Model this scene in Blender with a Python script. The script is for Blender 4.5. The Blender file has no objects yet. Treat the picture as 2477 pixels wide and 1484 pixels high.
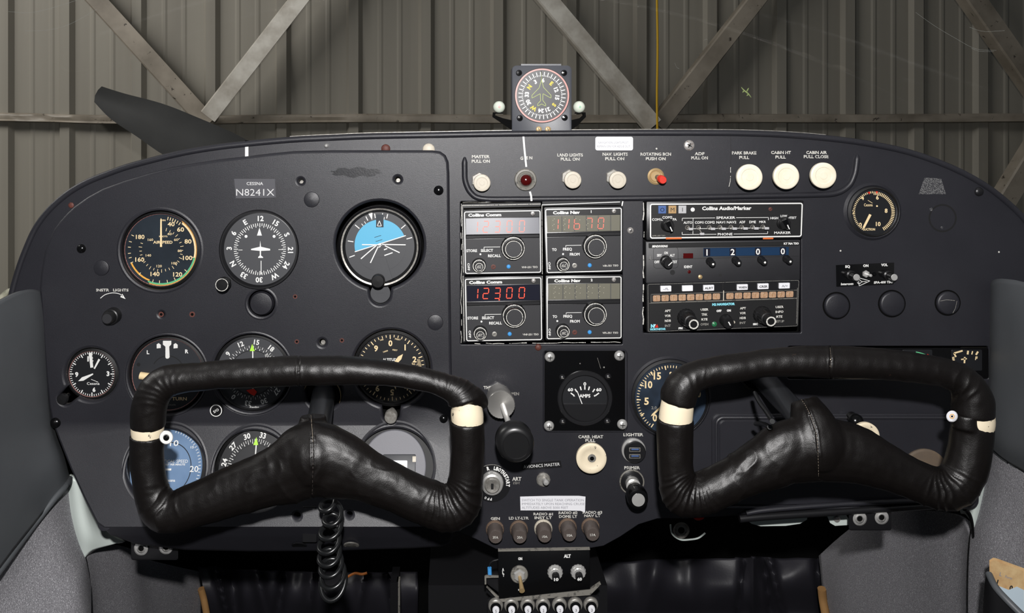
import bpy, bmesh, math, random
from mathutils import Vector, Matrix, noise
from mathutils.bvhtree import BVHTree
random.seed(7)
sc = bpy.context.scene
COL = sc.collection
# ---------------------------------------------------------------- camera, world, light
S = 0.00043          # metres per photo pixel on the instrument panel
D = 0.85             # camera to panel
PX0, PY0 = 1110.0, 300.0
ZC = 1.60            # eye height above the hangar floor
IW, IH = 2477.0, 1484.0
cam = bpy.data.cameras.new('camera'); camo = bpy.data.objects.new('camera', cam); COL.objects.link(camo)
camo.location = (0, -D, ZC); camo.rotation_euler = (math.pi/2, 0, 0)
cam.sensor_fit = 'HORIZONTAL'; cam.sensor_width = 36.0
cam.lens = 36.0*(D/S)/IW
cam.shift_x = (IW/2-PX0)/IW
cam.shift_y = -(IH/2-PY0)/IW
cam.clip_start = 0.02; cam.clip_end = 100
sc.camera = camo
sc.view_settings.view_transform = 'Standard'; sc.view_settings.look = 'None'
sc.view_settings.gamma = 1; sc.view_settings.use_curve_mapping = False
sc.view_settings.exposure = 0.0
w = bpy.data.worlds.new('world'); sc.world = w; w.use_nodes = True
bg = w.node_tree.nodes['Background']; bg.inputs[0].default_value = (0.62, 0.72, 0.85, 1); bg.inputs[1].default_value = 0.06
def area(name, loc, rot, sx, sy, energy, col=(1, 1, 1)):
    l = bpy.data.lights.new(name, 'AREA'); l.shape = 'RECTANGLE'; l.size = sx; l.size_y = sy; l.energy = energy; l.color = col
    o = bpy.data.objects.new(name, l); o.location = loc; o.rotation_euler = rot; COL.objects.link(o); return o
def aim(o, tgt):
    o.rotation_euler = (Vector(tgt)-o.location).to_track_quat('-Z', 'Y').to_euler()
# the camera's own flash, a little above and behind the lens
fl = bpy.data.lights.new('camera_flash', 'SPOT'); fl.energy = 54; fl.spot_size = math.radians(140); fl.spot_blend = 0.9
fl.shadow_soft_size = 0.014; fl.color = (1.0, 0.98, 0.97)
flo = bpy.data.objects.new('camera_flash', fl); flo.location = (0.0, -D-0.09, ZC+0.15); COL.objects.link(flo)
aim(flo, (0.0, 0, ZC-0.14))
# unseen fill lamp added overhead at left to brighten the hangar wall
hl = area('hangar_lamp', (-3.2, 0.3, 3.6), (0, 0, 0), 3.0, 0.6, 98, (1.0, 0.97, 0.94)); aim(hl, (-1.5, 2.7, 1.5))

# ---------------------------------------------------------------- helpers
def lin(c):
    c = c/255.0
    return c/12.92 if c <= 0.04045 else ((c+0.055)/1.055)**2.4
def rgb(t): return (lin(t[0]), lin(t[1]), lin(t[2]), 1)
def mat(name, col, rough=0.5, metal=0.0, spec=0.5, bump=None, emis=0, wear=None, coat=0, var=None, bdist=0.0002):
    """bump=(scale,strength); wear=(other colour, scale, threshold, detail); var=(other colour, scale)"""
    m = bpy.data.materials.new(name); m.use_nodes = True
    nt = m.node_tree; b = nt.nodes['Principled BSDF']
    b.inputs['Base Color'].default_value = rgb(col); b.inputs['Roughness'].default_value = rough
    b.inputs['Metallic'].default_value = metal; b.inputs['Specular IOR Level'].default_value = spec
    if coat: b.inputs['Coat Weight'].default_value = coat; b.inputs['Coat Roughness'].default_value = 0.15
    if emis:
        b.inputs['Emission Color'].default_value = rgb(col); b.inputs['Emission Strength'].default_value = emis
    geo = nt.nodes.new('ShaderNodeNewGeometry')
    def nz(scale, detail=3, rough_=0.6):
        n = nt.nodes.new('ShaderNodeTexNoise'); n.inputs['Scale'].default_value = scale; n.inputs['Detail'].default_value = detail
        n.inputs['Roughness'].default_value = rough_
        nt.links.new(geo.outputs['Position'], n.inputs['Vector']); return n
    src = None
    if var:
        n = nz(var[1], 4); r = nt.nodes.new('ShaderNodeMix'); r.data_type = 'RGBA'
        ra = nt.nodes.new('ShaderNodeMapRange'); ra.inputs[1].default_value = 0.35; ra.inputs[2].default_value = 0.65
        nt.links.new(n.outputs['Fac'], ra.inputs[0]); nt.links.new(ra.outputs[0], r.inputs[0])
        r.inputs[6].default_value = rgb(col); r.inputs[7].default_value = rgb(var[0])
        nt.links.new(r.outputs[2], b.inputs['Base Color']); src = r.outputs[2]
    if wear:
        n = nz(wear[1], 5, 0.7); r = nt.nodes.new('ShaderNodeMix'); r.data_type = 'RGBA'
        ra = nt.nodes.new('ShaderNodeMapRange'); ra.inputs[1].default_value = wear[2]; ra.inputs[2].default_value = wear[2]+0.04
        nt.links.new(n.outputs['Fac'], ra.inputs[0]); nt.links.new(ra.outputs[0], r.inputs[0])
        if src: nt.links.new(src, r.inputs[6])
        else: r.inputs[6].default_value = rgb(col)
        r.inputs[7].default_value = rgb(wear[0])
        nt.links.new(r.outputs[2], b.inputs['Base Color'])
    if bump:
        bs = bump if isinstance(bump, list) else [bump]
        prev = None
        for sca, st in bs:
            n = nz(sca, 3); bp = nt.nodes.new('ShaderNodeBump'); bp.inputs['Strength'].default_value = st; bp.inputs['Distance'].default_value = bdist
            nt.links.new(n.outputs['Fac'], bp.inputs['Height'])
            if prev: nt.links.new(prev, bp.inputs['Normal'])
            prev = bp.outputs['Normal']
        nt.links.new(prev, b.inputs['Normal'])
    return m
M = {}
M['vinyl'] = mat('black_vinyl', (33, 33, 38), 0.38, spec=0.5, bump=[(2600, 0.5), (1100, 0.22)], bdist=0.00022, var=((38, 38, 43), 9))
M['vinyl_worn'] = mat('worn_black_vinyl', (36, 36, 41), 0.33, spec=0.6, bump=[(1500, 0.8), (380, 0.5)], bdist=0.0004, wear=((105, 105, 105), 700, 0.71))
M['satin'] = mat('satin_black', (24, 24, 26), 0.35, bump=(900, 0.15))
M['black'] = mat('matte_black', (12, 12, 13), 0.6)
M['void'] = mat('soot_black', (6, 6, 6), 0.9, spec=0.1)  # shade of recesses and footwell put in as near-black; also black brackets
M['gloss'] = mat('gloss_black', (10, 10, 11), 0.18)
M['face'] = mat('dial_black', (24, 25, 28), 0.42)
M['tcface'] = mat('dial_dark_grey', (40, 42, 46), 0.45)
M['dgface'] = mat('dial_charcoal', (62, 63, 66), 0.5)
M['radio'] = mat('radio_face', (38, 38, 41), 0.5, bump=(1500, 0.2))
M['radio2'] = mat('radio_face_dark', (22, 22, 23), 0.45, bump=(1500, 0.15))
M['knob'] = mat('knob_black', (22, 22, 23), 0.33)
M['knobtop'] = mat('knob_cap', (42, 42, 45), 0.45, bump=(1200, 0.2))
M['white'] = mat('white_paint', (225, 225, 222), 0.5)
M['legend'] = mat('worn_white_legend', (205, 203, 196), 0.6, wear=((40, 40, 44), 900, 0.56))
M['dim'] = mat('dim_legend', (130, 128, 122), 0.6, wear=((40, 40, 44), 900, 0.56))
M['cream'] = mat('cream_lume', (232, 208, 162), 0.55, wear=((150, 110, 60), 1500, 0.66))
M['amber'] = mat('amber_mark', (225, 165, 70), 0.5)
M['green'] = mat('green_arc', (90, 175, 125), 0.5)
M['lime'] = mat('lime_pointer', (170, 225, 70), 0.5, emis=0.12)
M['red'] = mat('red_paint', (205, 45, 28), 0.4)
M['darkred'] = mat('dark_red_lens', (70, 8, 8), 0.12, coat=0.6)
M['yellow'] = mat('yellow_mark', (220, 190, 40), 0.5)
M['palegreen'] = mat('pale_green_line', (165, 180, 90), 0.5)
M['blue'] = mat('sky_blue', (88, 170, 205), 0.4)
M['haze'] = mat('hazy_blue_glass_face', (88, 114, 146), 0.28, var=((112, 138, 170), 14), coat=0.3)  # bluish glass haze and its reflection put into the dial face colour
M['haze2'] = mat('dusky_blue_face', (28, 34, 41), 0.35, var=((38, 46, 54), 20))  # airspeed face: faint blue of its glass put into the colour
M['haze3'] = mat('grey_blue_face', (28, 32, 38), 0.25, var=((56, 70, 88), 12), coat=0.3)  # manifold face: blue glass reflection put into the colour variation
M['chrome'] = mat('bright_metal', (214, 213, 210), 0.3, metal=0.6, bump=(300, 0.05))
M['steel'] = mat('dull_steel', (168, 166, 160), 0.42, metal=0.55, bump=(800, 0.2), var=((132, 128, 122), 300))
M['discmetal'] = mat('turned_metal', (190, 188, 184), 0.3, metal=0.85)
M['screw'] = mat('screw_steel', (188, 184, 180), 0.3, metal=0.5, wear=((110, 75, 60), 500, 0.6))
M['brass'] = mat('old_brass', (176, 150, 108), 0.4, metal=0.4)
M['rust'] = mat('rusty_hole', (100, 52, 42), 0.6, var=((70, 36, 30), 900))
M['ivory'] = mat('ivory_plastic', (232, 222, 198), 0.45, bump=(250, 0.15), var=((240, 232, 212), 60))
M['ivoryworn'] = mat('chipped_ivory', (228, 214, 186), 0.55, wear=((70, 66, 62), 170, 0.62), bump=(200, 0.2))
M['oldwhite'] = mat('yellowed_white_cap', (196, 188, 172), 0.5, wear=((120, 92, 78), 350, 0.63), bump=(400, 0.3))
M['paper'] = mat('placard_white', (228, 228, 232), 0.5)
M['ink'] = mat('faded_ink', (140, 140, 146), 0.7)
M['inkblack'] = mat('ink_black', (30, 30, 30), 0.7)
M['plate'] = mat('engraved_grey_plate', (84, 84, 88), 0.3, bump=(900, 0.2))
M['silver'] = mat('silver_engraving', (205, 205, 205), 0.5)
M['led'] = mat('red_led', (255, 70, 45), 0.5, emis=1.1)
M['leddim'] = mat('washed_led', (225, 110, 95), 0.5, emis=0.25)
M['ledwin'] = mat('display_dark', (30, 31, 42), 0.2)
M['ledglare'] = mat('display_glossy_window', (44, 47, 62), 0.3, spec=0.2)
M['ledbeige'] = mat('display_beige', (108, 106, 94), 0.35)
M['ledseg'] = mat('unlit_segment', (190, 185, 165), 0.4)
M['bluewin'] = mat('blue_window', (20, 48, 78), 0.35)
M['bluedot'] = mat('blue_dot', (70, 150, 215), 0.3)
M['bluesq'] = mat('blue_marker', (72, 98, 150), 0.4)
M['tansq'] = mat('tan_marker', (172, 140, 96), 0.4)
M['whitesq'] = mat('white_marker', (178, 178, 180), 0.4)
M['cyan'] = mat('cyan_lettering', (130, 210, 225), 0.5)
M['amberlamp'] = mat('amber_lamp', (210, 110, 60), 0.3, emis=0.1)
M['cell'] = mat('beige_cell', (158, 124, 98), 0.4, var=((186, 152, 122), 700))
M['fuse'] = mat('brown_fuse_cap', (80, 72, 68), 0.35, bump=(700, 0.25))
M['fusebase'] = mat('worn_fuse_collar', (104, 86, 72), 0.6, wear=((150, 130, 110), 260, 0.62))
M['lens'] = mat('translucent_ball', (205, 212, 198), 0.35)
M['housing'] = mat('compass_grey', (66, 68, 74), 0.42, bump=(900, 0.2))
M['pink'] = mat('copper_pink_ring', (190, 130, 122), 0.4)
M['leather'] = mat('worn_black_leather', (13, 10, 9), 0.4, spec=0.46, bump=[(1300, 0.35), (300, 0.3)], bdist=0.0004, wear=((44, 31, 24), 60, 0.7))
M['thread'] = mat('stitch_thread', (140, 128, 112), 0.8)
M['shaft'] = mat('dark_steel_tube', (62, 64, 68), 0.3, metal=0.7)
M['cable'] = mat('black_rubber', (20, 21, 22), 0.28)
M['greyvinyl'] = mat('grey_bolster_vinyl', (84, 87, 90), 0.5, bump=(700, 0.25), var=((76, 79, 82), 6))
M['whitemetal'] = mat('painted_white_metal', (196, 205, 200), 0.4)
M['bracket'] = mat('grey_bracket', (120, 117, 110), 0.5, wear=((80, 78, 74), 200, 0.55))
M['browndisc'] = mat('dusty_brown_disc', (104, 88, 70), 0.7, var=((90, 78, 66), 60))
M['tan'] = mat('tan_foam', (150, 112, 66), 0.85)
M['orange'] = mat('orange_tape', (170, 96, 30), 0.6)
M['green2'] = mat('green_lens', (40, 110, 70), 0.3)
M['propgrey'] = mat('prop_grey', (54, 54, 53), 0.6, bump=(60, 0.2), var=((47, 47, 46), 12))
M['smudge'] = mat('rubbed_vinyl', (24, 24, 28), 0.3, bump=(600, .4), var=((34, 34, 38), 200))
M['galv'] = mat('galvanised_steel', (225, 220, 210), 0.42, metal=0.35, var=((180, 172, 160), 9), bump=(30, 0.2), bdist=0.002)
M['platelt'] = mat('pale_cover_plate', (108, 108, 114), 0.5, bump=(900, .2))
M['galvdull'] = mat('dusty_steel_girt', (160, 150, 136), 0.5, var=((122, 113, 100), 5), wear=((70, 62, 54), 30, 0.62))
M['rope'] = mat('yellow_rope', (215, 170, 30), 0.7, bump=(700, 0.6))
M['sealant'] = mat('old_sealant', (150, 148, 130), 0.7, var=((96, 96, 80), 90), bump=(200, 0.6), bdist=0.001)
M['paperold'] = mat('aged_paper', (206, 178, 132), 0.7, var=((178, 140, 96), 60))
M['paperblue'] = mat('pale_blue_paper', (188, 204, 214), 0.6)
M['residue'] = mat('label_residue', (46, 46, 50), 0.6, wear=((108, 108, 108), 900, 0.5))
M['leaf'] = mat('dry_green_leaf', (135, 150, 95), 0.7)
def fabric():
    m = mat('grey_carpet_fabric', (150, 149, 153), 0.9, spec=0.15, bump=[(1500, 1.0), (500, 0.8)], bdist=0.001, wear=((215, 214, 219), 1100, 0.57), var=((126, 125, 129), 700))
    return m
M['fabric'] = fabric()
def blanket():
    m = mat('black_quilted_vinyl', (40, 39, 45), 0.48, spec=0.5, bump=[(240, 0.15)], bdist=0.001)
    return m
M['blanket'] = blanket()
def wallmat():
    m = mat('grey_green_metal_sheet', (150, 146, 134), 0.6, spec=0.3, bump=(20, 0.15), bdist=0.002)
    nt = m.node_tree; b = nt.nodes['Principled BSDF']
    geo = nt.nodes.new('ShaderNodeNewGeometry'); mp = nt.nodes.new('ShaderNodeMapping'); mp.inputs['Scale'].default_value = (9, 9, 0.35)
    n = nt.nodes.new('ShaderNodeTexNoise'); n.inputs['Scale'].default_value = 1.0; n.inputs['Detail'].default_value = 6
    nt.links.new(geo.outputs['Position'], mp.inputs['Vector']); nt.links.new(mp.outputs[0], n.inputs['Vector'])
    r = nt.nodes.new('ShaderNodeValToRGB'); r.color_ramp.elements[0].position = 0.35; r.color_ramp.elements[1].position = 0.7
    r.color_ramp.elements[0].color = rgb((136, 131, 121)); r.color_ramp.elements[1].color = rgb((150, 145, 134))
    nt.links.new(n.outputs['Fac'], r.inputs[0]); nt.links.new(r.outputs[0], b.inputs['Base Color'])
    return m
M['wall'] = wallmat()
def glassmat():
    m = bpy.data.materials.new('clear_windshield'); m.use_nodes = True; nt = m.node_tree
    nt.nodes.clear(); out = nt.nodes.new('ShaderNodeOutputMaterial'); mix = nt.nodes.new('ShaderNodeMixShader')
    tr = nt.nodes.new('ShaderNodeBsdfTransparent'); tr.inputs[0].default_value = (0.93, 0.94, 0.93, 1)
    gl = nt.nodes.new('ShaderNodeBsdfGlossy'); gl.inputs['Roughness'].default_value = 0.03
    lw = nt.nodes.new('ShaderNodeFresnel'); lw.inputs[0].default_value = 1.35
    nt.links.new(lw.outputs[0], mix.inputs[0]); nt.links.new(tr.outputs[0], mix.inputs[1]); nt.links.new(gl.outputs[0], mix.inputs[2])
    nt.links.new(mix.outputs[0], out.inputs[0]); return m
M['glass'] = glassmat()
M['scratch'] = mat('scratch_white', (120, 122, 118), 0.6)

def W(px, py, h=0.0): return Vector(((px-PX0)*S, -h*S, ZC-(py-PY0)*S))
def P(px, py, hm):
    k = (D-hm)/D
    return Vector(((px-PX0)*S*k, -hm, ZC-(py-PY0)*S*k))
def U(px, py, h):
    """panel coordinates of something seen at (px,py) that stands h panel pixels proud"""
    k = D/(D-h*S)
    return PX0+(px-PX0)/k, PY0+(py-PY0)/k
def pol(cx, cy, r, a):
    a = math.radians(a); return cx+r*math.sin(a), cy-r*math.cos(a)

ORG = {}
def props(o, label=None, cat=None, group=None, kind=None):
    if label: o['label'] = label
    if cat: o['category'] = cat
    if group: o['group'] = group
    if kind: o['kind'] = kind
    return o
def thing(name, label, cat, at, group=None):
    o = bpy.data.objects.new(name, None); COL.objects.link(o); o.empty_display_size = 0.01
    o.location = at; ORG[o.name] = Vector(at)
    return props(o, label, cat, group)
def dup(root, loc, label=None, group=None):
    r = root.copy(); COL.objects.link(r); r.location = loc; ORG[r.name] = Vector(loc)
    if label: r['label'] = label
    if group: r['group'] = group
    for ch in list(root.children):
        c = ch.copy(); COL.objects.link(c); c.parent = r
        for g in list(ch.children):
            d = g.copy(); COL.objects.link(d); d.parent = c
    return r

# text meshes come from the built-in font, one cached mesh per string
_tc = {}
def glyphs(s, bold):
    key = (s, bold)
    if key not in _tc:
        cu = bpy.data.curves.new('t', 'FONT'); cu.body = s; cu.resolution_u = 2; cu.offset = bold; cu.size = 1
        ob = bpy.data.objects.new('t', cu); COL.objects.link(ob)
        dg = bpy.context.evaluated_depsgraph_get()
        me = bpy.data.meshes.new_from_object(ob.evaluated_get(dg))
        vs = [(v.co.x, v.co.y) for v in me.vertices]; fs = [tuple(p.vertices) for p in me.polygons]
        bpy.data.meshes.remove(me); bpy.data.objects.remove(ob); bpy.data.curves.remove(cu)
        if not vs: vs = [(0, 0)]
        xs = [v[0] for v in vs]
        _tc[key] = (vs, fs, min(xs), max(xs))
    return _tc[key]

def rr(x0, y0, x1, y1, r, n=5):
    pts = []
    for cx, cy, a0 in ((x1-r, y0+r, 0), (x1-r, y1-r, 90), (x0+r, y1-r, 180), (x0+r, y0+r, 270)):
        for i in range(n+1): pts.append(pol(cx, cy, r, a0+90*i/n))
    return pts
def cr(pts, n=8, closed=False):
    """Catmull-Rom through tuples of any length"""
    out = []; L = len(pts); m = L if closed else L-1
    for i in range(m):
        g = (lambda k: pts[k % L]) if closed else (lambda k: pts[max(0, min(L-1, k))])
        p0, p1, p2, p3 = g(i-1), g(i), g(i+1), g(i+2)
        for j in range(n):
            t = j/n
            out.append(tuple(0.5*(2*b+(c-a)*t+(2*a-5*b+4*c-d)*t*t+(3*b-a-3*c+d)*t**3) for a, b, c, d in zip(p0, p1, p2, p3)))
    if not closed: out.append(tuple(pts[-1]))
    return out

class MB:
    def __init__(self, xf=None):
        self.v = []; self.f = []; self.fm = []; self.mats = []; self.xf = xf or W
    def mi(self, m):
        if m not in self.mats: self.mats.append(m)
        return self.mats.index(m)
    def add(self, vs, fs, m):
        b = len(self.v); self.v += [Vector(v) for v in vs]; k = self.mi(m)
        for f in fs: self.f.append(tuple(b+i for i in f)); self.fm.append(k)
    def poly(self, pts, h, m): self.add([self.xf(x, y, h) for x, y in pts], [tuple(range(len(pts)))], m); return self
    def line(self, x0, y0, x1, y1, wd, h, m):
        dx, dy = x1-x0, y1-y0; L = math.hypot(dx, dy) or 1; nx, ny = -dy/L*wd/2, dx/L*wd/2
        return self.poly([(x0+nx, y0+ny), (x1+nx, y1+ny), (x1-nx, y1-ny), (x0-nx, y0-ny)], h, m)
    def path(self, pts, wd, h, m, closed=False):
        n = len(pts)
        for i in range(n if closed else n-1): self.line(*pts[i], *pts[(i+1) % n], wd, h, m)
        return self
    def disc(self, cx, cy, r, h, m, n=48): return self.poly([pol(cx, cy, r, 360*i/n) for i in range(n)], h, m)
    def band(self, cx, cy, r0, r1, a0, a1, h, m, h1=None, n=None):
        n = n or max(6, int(abs(a1-a0)/6)); h1 = h if h1 is None else h1; vs = []
        for i in range(n+1):
            a = a0+(a1-a0)*i/n
            vs += [self.xf(*pol(cx, cy, r0, a), h), self.xf(*pol(cx, cy, r1, a), h1)]
        self.add(vs, [(2*i, 2*i+1, 2*i+3, 2*i+2) for i in range(n)], m); return self
    def ring(self, cx, cy, r0, r1, h, m, h1=None, n=60): return self.band(cx, cy, r0, r1, 0, 360, h, m, h1, n)
    def ticks(self, cx, cy, r0, r1, a0, a1, n, wd, h, m, skip=None):
        for i in range(n):
            a = a0+(a1-a0)*i/max(1, n-1)
            if skip and i % skip == 0: continue
            self.line(*pol(cx, cy, r0, a), *pol(cx, cy, r1, a), wd, h, m)
        return self
    def lathe(self, cx, cy, prof, m, n=32, sh=(0, 0), knurl=0, kd=0.04):
        """prof: list of (radius, h) from base to tip; closes at the end when radius is 0"""
        vs = []; fs = []
        for r, h in prof:
            for i in range(n):
                rad = r*(1-(kd if (knurl and i % 2) else 0)) if r > 0 else 0.0001
                a = 360*i/n; x, y = pol(cx+sh[0]*h, cy+sh[1]*h, rad, a); vs.append(self.xf(x, y, h))
        for j in range(len(prof)-1):
            for i in range(n):
                k = (i+1) % n; fs.append((j*n+i, j*n+k, (j+1)*n+k, (j+1)*n+i))
        if prof[-1][0] > 0: fs.append(tuple((len(prof)-1)*n+i for i in range(n)))
        self.add(vs, fs, m); return self
    def prism(self, pts, h0, h1, m, inner=None, bev=0):
        n = len(pts); top = inner or pts
        rows = [[self.xf(x, y, h0) for x, y in pts], [self.xf(x, y, h1-bev) for x, y in pts]]
        if bev: rows.append([self.xf(x, y, h1) for x, y in top])
        vs = [p for r in rows for p in r]; fs = []
        for j in range(len(rows)-1):
            for i in range(n): k = (i+1) % n; fs.append((j*n+i, j*n+k, (j+1)*n+k, (j+1)*n+i))
        fs.append(tuple((len(rows)-1)*n+i for i in range(n))); fs.append(tuple(range(n)))
        self.add(vs, fs, m); return self
    def rbox(self, x0, y0, x1, y1, h0, h1, m, rad=2, bev=1):
        rad = min(rad, abs(x1-x0)/2.01, abs(y1-y0)/2.01)
        return self.prism(rr(x0, y0, x1, y1, rad), h0, h1, m, rr(x0+bev, y0+bev, x1-bev, y1-bev, max(0.3, rad-bev)), bev)
    def rline(self, x0, y0, x1, y1, rad, wd, h, m):
        a = rr(x0, y0, x1, y1, rad); b = rr(x0+wd, y0+wd, x1-wd, y1-wd, max(0.5, rad-wd)); n = len(a)
        self.add([self.xf(x, y, h) for x, y in a+b], [(i, (i+1) % n, n+(i+1) % n, n+i) for i in range(n)], m); return self
    def text(self, s, x, y, cap, m, h=0.5, wd=None, ang=0, bold=0.02, slant=0):
        """x,y is the middle of the string; cap the capital height; wd fits the width"""
        vs, fs, a, b = glyphs(s, bold); sy = cap/0.72; sx = (wd/(b-a)) if wd and b > a else sy
        mx = (a+b)/2; ca, sa = math.cos(math.radians(ang)), math.sin(math.radians(ang)); out = []
        for vx, vy in vs:
            u = (vx-mx)*sx; t = -(vy-0.36)*sy; u -= t*slant
            out.append(self.xf(x+u*ca-t*sa, y+u*sa+t*ca, h))
        self.add(out, fs, m); return self
    def tube(self, pts, rad, m, seg=10, closed=False, depth=None, ups=None, cap=True):
        """pts are world vectors; rad number or list; depth gives another radius along the viewing axis"""
        n = len(pts); vs = []; fs = []; up = Vector((0, -1, 0)) if ups is None else ups
        for i, p in enumerate(pts):
            a = pts[(i-1) % n] if (closed or i > 0) else p; b = pts[(i+1) % n] if (closed or i < n-1) else p
            t = (Vector(b)-Vector(a)).normalized(); s = t.cross(up)
            if s.length < 1e-3: s = t.cross(Vector((1, 0, 0)))
            s.normalize(); u = s.cross(t).normalized()
            r = rad[i] if isinstance(rad, (list, tuple)) else rad; rd = depth[i] if depth else r
            for j in range(seg):
                q = 2*math.pi*j/seg; vs.append(Vector(p)+s*(r*math.cos(q))+u*(rd*math.sin(q)))
        for i in range(n if closed else n-1):
            k = (i+1) % n
            for j in range(seg):
                l = (j+1) % seg; fs.append((i*seg+j, i*seg+l, k*seg+l, k*seg+j))
        if not closed and cap: fs.append(tuple(range(seg))); fs.append(tuple((n-1)*seg+j for j in range(seg)))
        self.add(vs, fs, m); return self
    def build(self, name, parent=None, kind=None, label=None, cat=None, group=None, smooth=38, at=None):
        me = bpy.data.meshes.new(name)
        org = ORG[parent.name] if parent else (Vector(at) if at is not None else Vector((0, 0, 0)))
        me.from_pydata([v-org for v in self.v], [], self.f)
        for m in self.mats: me.materials.append(M[m])
        for p, k in zip(me.polygons, self.fm): p.material_index = k
        bm = bmesh.new(); bm.from_mesh(me); bmesh.ops.recalc_face_normals(bm, faces=bm.faces); bm.to_mesh(me); bm.free()
        me.polygons.foreach_set('use_smooth', [True]*len(me.polygons)); me.set_sharp_from_angle(angle=math.radians(smooth))
        o = bpy.data.objects.new(name, me); COL.objects.link(o)
        if parent: o.parent = parent
        else: o.location = org
        ORG[o.name] = org
        return props(o, label, cat, group, kind)

def plate(outline, holes, h0, h1, bev):
    """a sheet with real holes and rounded edges, in panel pixels; returns verts (x,y,h) and faces"""
    cu = bpy.data.curves.new('p', 'CURVE'); cu.dimensions = '2D'; cu.fill_mode = 'BOTH'
    cu.extrude = max(0.01, (h1-h0)/2-bev); cu.bevel_depth = bev; cu.bevel_resolution = 2; cu.offset = -bev if bev else 0
    for pts in [outline]+holes:
        sp = cu.splines.new('POLY'); sp.points.add(len(pts)-1); sp.use_cyclic_u = True
        for q, (x, y) in zip(sp.points, pts): q.co = (x, -y, 0, 1)
    ob = bpy.data.objects.new('p', cu); COL.objects.link(ob)
    me = bpy.data.meshes.new_from_object(ob.evaluated_get(bpy.context.evaluated_depsgraph_get()))
    mid = (h0+h1)/2
    vs = [(v.co.x, -v.co.y, mid+v.co.z) for v in me.vertices]; fs = [tuple(p.vertices) for p in me.polygons]
    bpy.data.meshes.remove(me); bpy.data.objects.remove(ob); bpy.data.curves.remove(cu)
    return vs, fs
def circ(cx, cy, r, n=64): return [pol(cx, cy, r, 360*i/n) for i in range(n)]
def surf(rows, m, mb, n=6, thick=0.0):
    """smooth surface through rows of world points"""
    cols = [cr([tuple(p) for p in r], n) for r in rows]
    K = len(cols[0]); full = [cr([c[k] for c in cols], n) for k in range(K)]
    J = len(full[0]); vs = [Vector(full[k][j]) for k in range(K) for j in range(J)]
    fs = [(k*J+j, k*J+j+1, (k+1)*J+j+1, (k+1)*J+j) for k in range(K-1) for j in range(J-1)]
    mb.add(vs, fs, m)
    return mb
def finish_mod(o, *mods):
    """apply modifiers by evaluation"""
    for ty, kw in mods:
        md = o.modifiers.new(ty, ty)
        for k, v in kw.items(): setattr(md, k, v)
    bpy.context.view_layer.update()
    me = bpy.data.meshes.new_from_object(o.evaluated_get(bpy.context.evaluated_depsgraph_get()))
    o.modifiers.clear(); old = o.data; o.data = me; me.name = o.name
    me.polygons.foreach_set('use_smooth', [True]*len(me.polygons))
    return o
# ---------------------------------------------------------------- hangar beyond the windshield
T = 0.0
def H(px, py, off=0.0):
    dx = (px-PX0)*S/D; s = (3.5-off)/(1-T*dx)
    return Vector((dx*s, s-D, ZC-(py-PY0)*S/D*s))
def wallpt(X, off, z): return Vector((X, 3.5+X*T-off-D, z))
prof = []
RX = [15, 162, 335, 513, 684, 857, 1031, 1205, 1381, 1550, 1719, 1886, 2051, 2216, 2371]
RX = [15-i*152 for i in range(11, 0, -1)]+RX+[2371+i*156 for i in range(1, 10)]
for i in range(len(RX)):
    X = (RX[i]-PX0)*S/D*3.5
    prof += [(X-0.034, 0), (X-0.020, 0.022), (X+0.020, 0.022), (X+0.036, 0), (X+0.098, 0), (X+0.106, 0.003), (X+0.116, 0.003), (X+0.124, 0),
             (X+0.182, 0), (X+0.190, 0.003), (X+0.200, 0.003), (X+0.208, 0)]
mb = MB(); vs = []
for X, o in prof: vs += [wallpt(X, o, 0.0), wallpt(X, o, 5.2)]
n = len(prof)
vs2 = [wallpt(prof[0][0], -0.02, 0), wallpt(prof[0][0], -0.02, 5.2), wallpt(prof[-1][0], -0.02, 0), wallpt(prof[-1][0], -0.02, 5.2)]
mb.add(vs, [(2*i, 2*i+1, 2*i+3, 2*i+2) for i in range(n-1)], 'wall'); mb.add(vs2, [(0, 1, 3, 2)], 'wall')
mb.build('wall_hangar', kind='structure', smooth=10)
mb = MB(); mb.add([(-7, -4, 0), (7, -4, 0), (7, 4, 0), (-7, 4, 0), (-7, -4, -.1), (7, -4, -.1), (7, 4, -.1), (-7, 4, -.1)], [(0, 1, 2, 3), (4, 5, 6, 7), (0, 1, 5, 4), (1, 2, 6, 5), (2, 3, 7, 6), (3, 0, 4, 7)], 'bracket')
mb.build('floor_hangar', kind='structure')

def brace(ax, ay, bx, by, wpx, off, m, label, cat='brace', name='steel_brace', ext=0.0, group=None):
    """an angle-section bar lying parallel to the wall between two seen points"""
    a = H(ax, ay, off); b = H(bx, by, off); d = (b-a); a = a-d*ext; t = d.normalized()
    nrm = Vector((T, -1, 0)).normalized(); s = t.cross(nrm).normalized(); hw = wpx*S/D*3.4/2
    mb = MB(); vs = []
    pr = [(-hw, 0), (-hw, 0.006), (hw-0.006, 0.006), (hw, 0.0), (hw, -0.06), (hw-0.006, -0.06), (hw-0.006, 0)]
    for q in (a, b):
        for u, z in pr: vs.append(q+s*u+nrm*z)
    k = len(pr); mb.add(vs, [(i, (i+1) % k, k+(i+1) % k, k+i) for i in range(k)]+[tuple(range(k)), tuple(range(k, 2*k))], m)
    return mb.build(name, at=a, label=label, cat=cat, group=group, smooth=20)
brace(234, 0, 505, 300, 44, 0.11, 'galvdull', 'dusty diagonal steel brace at upper left, running down behind the propeller blade', ext=1.2)
brace(722, 0, 503, 282, 42, 0.19, 'galv', 'bright diagonal steel brace left of the compass, rising to the right', ext=1.2)
brace(1327, 0, 1582, 304, 42, 0.19, 'galv', 'bright diagonal steel brace falling from behind the compass towards the yellow rope', ext=1.2)
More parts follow.
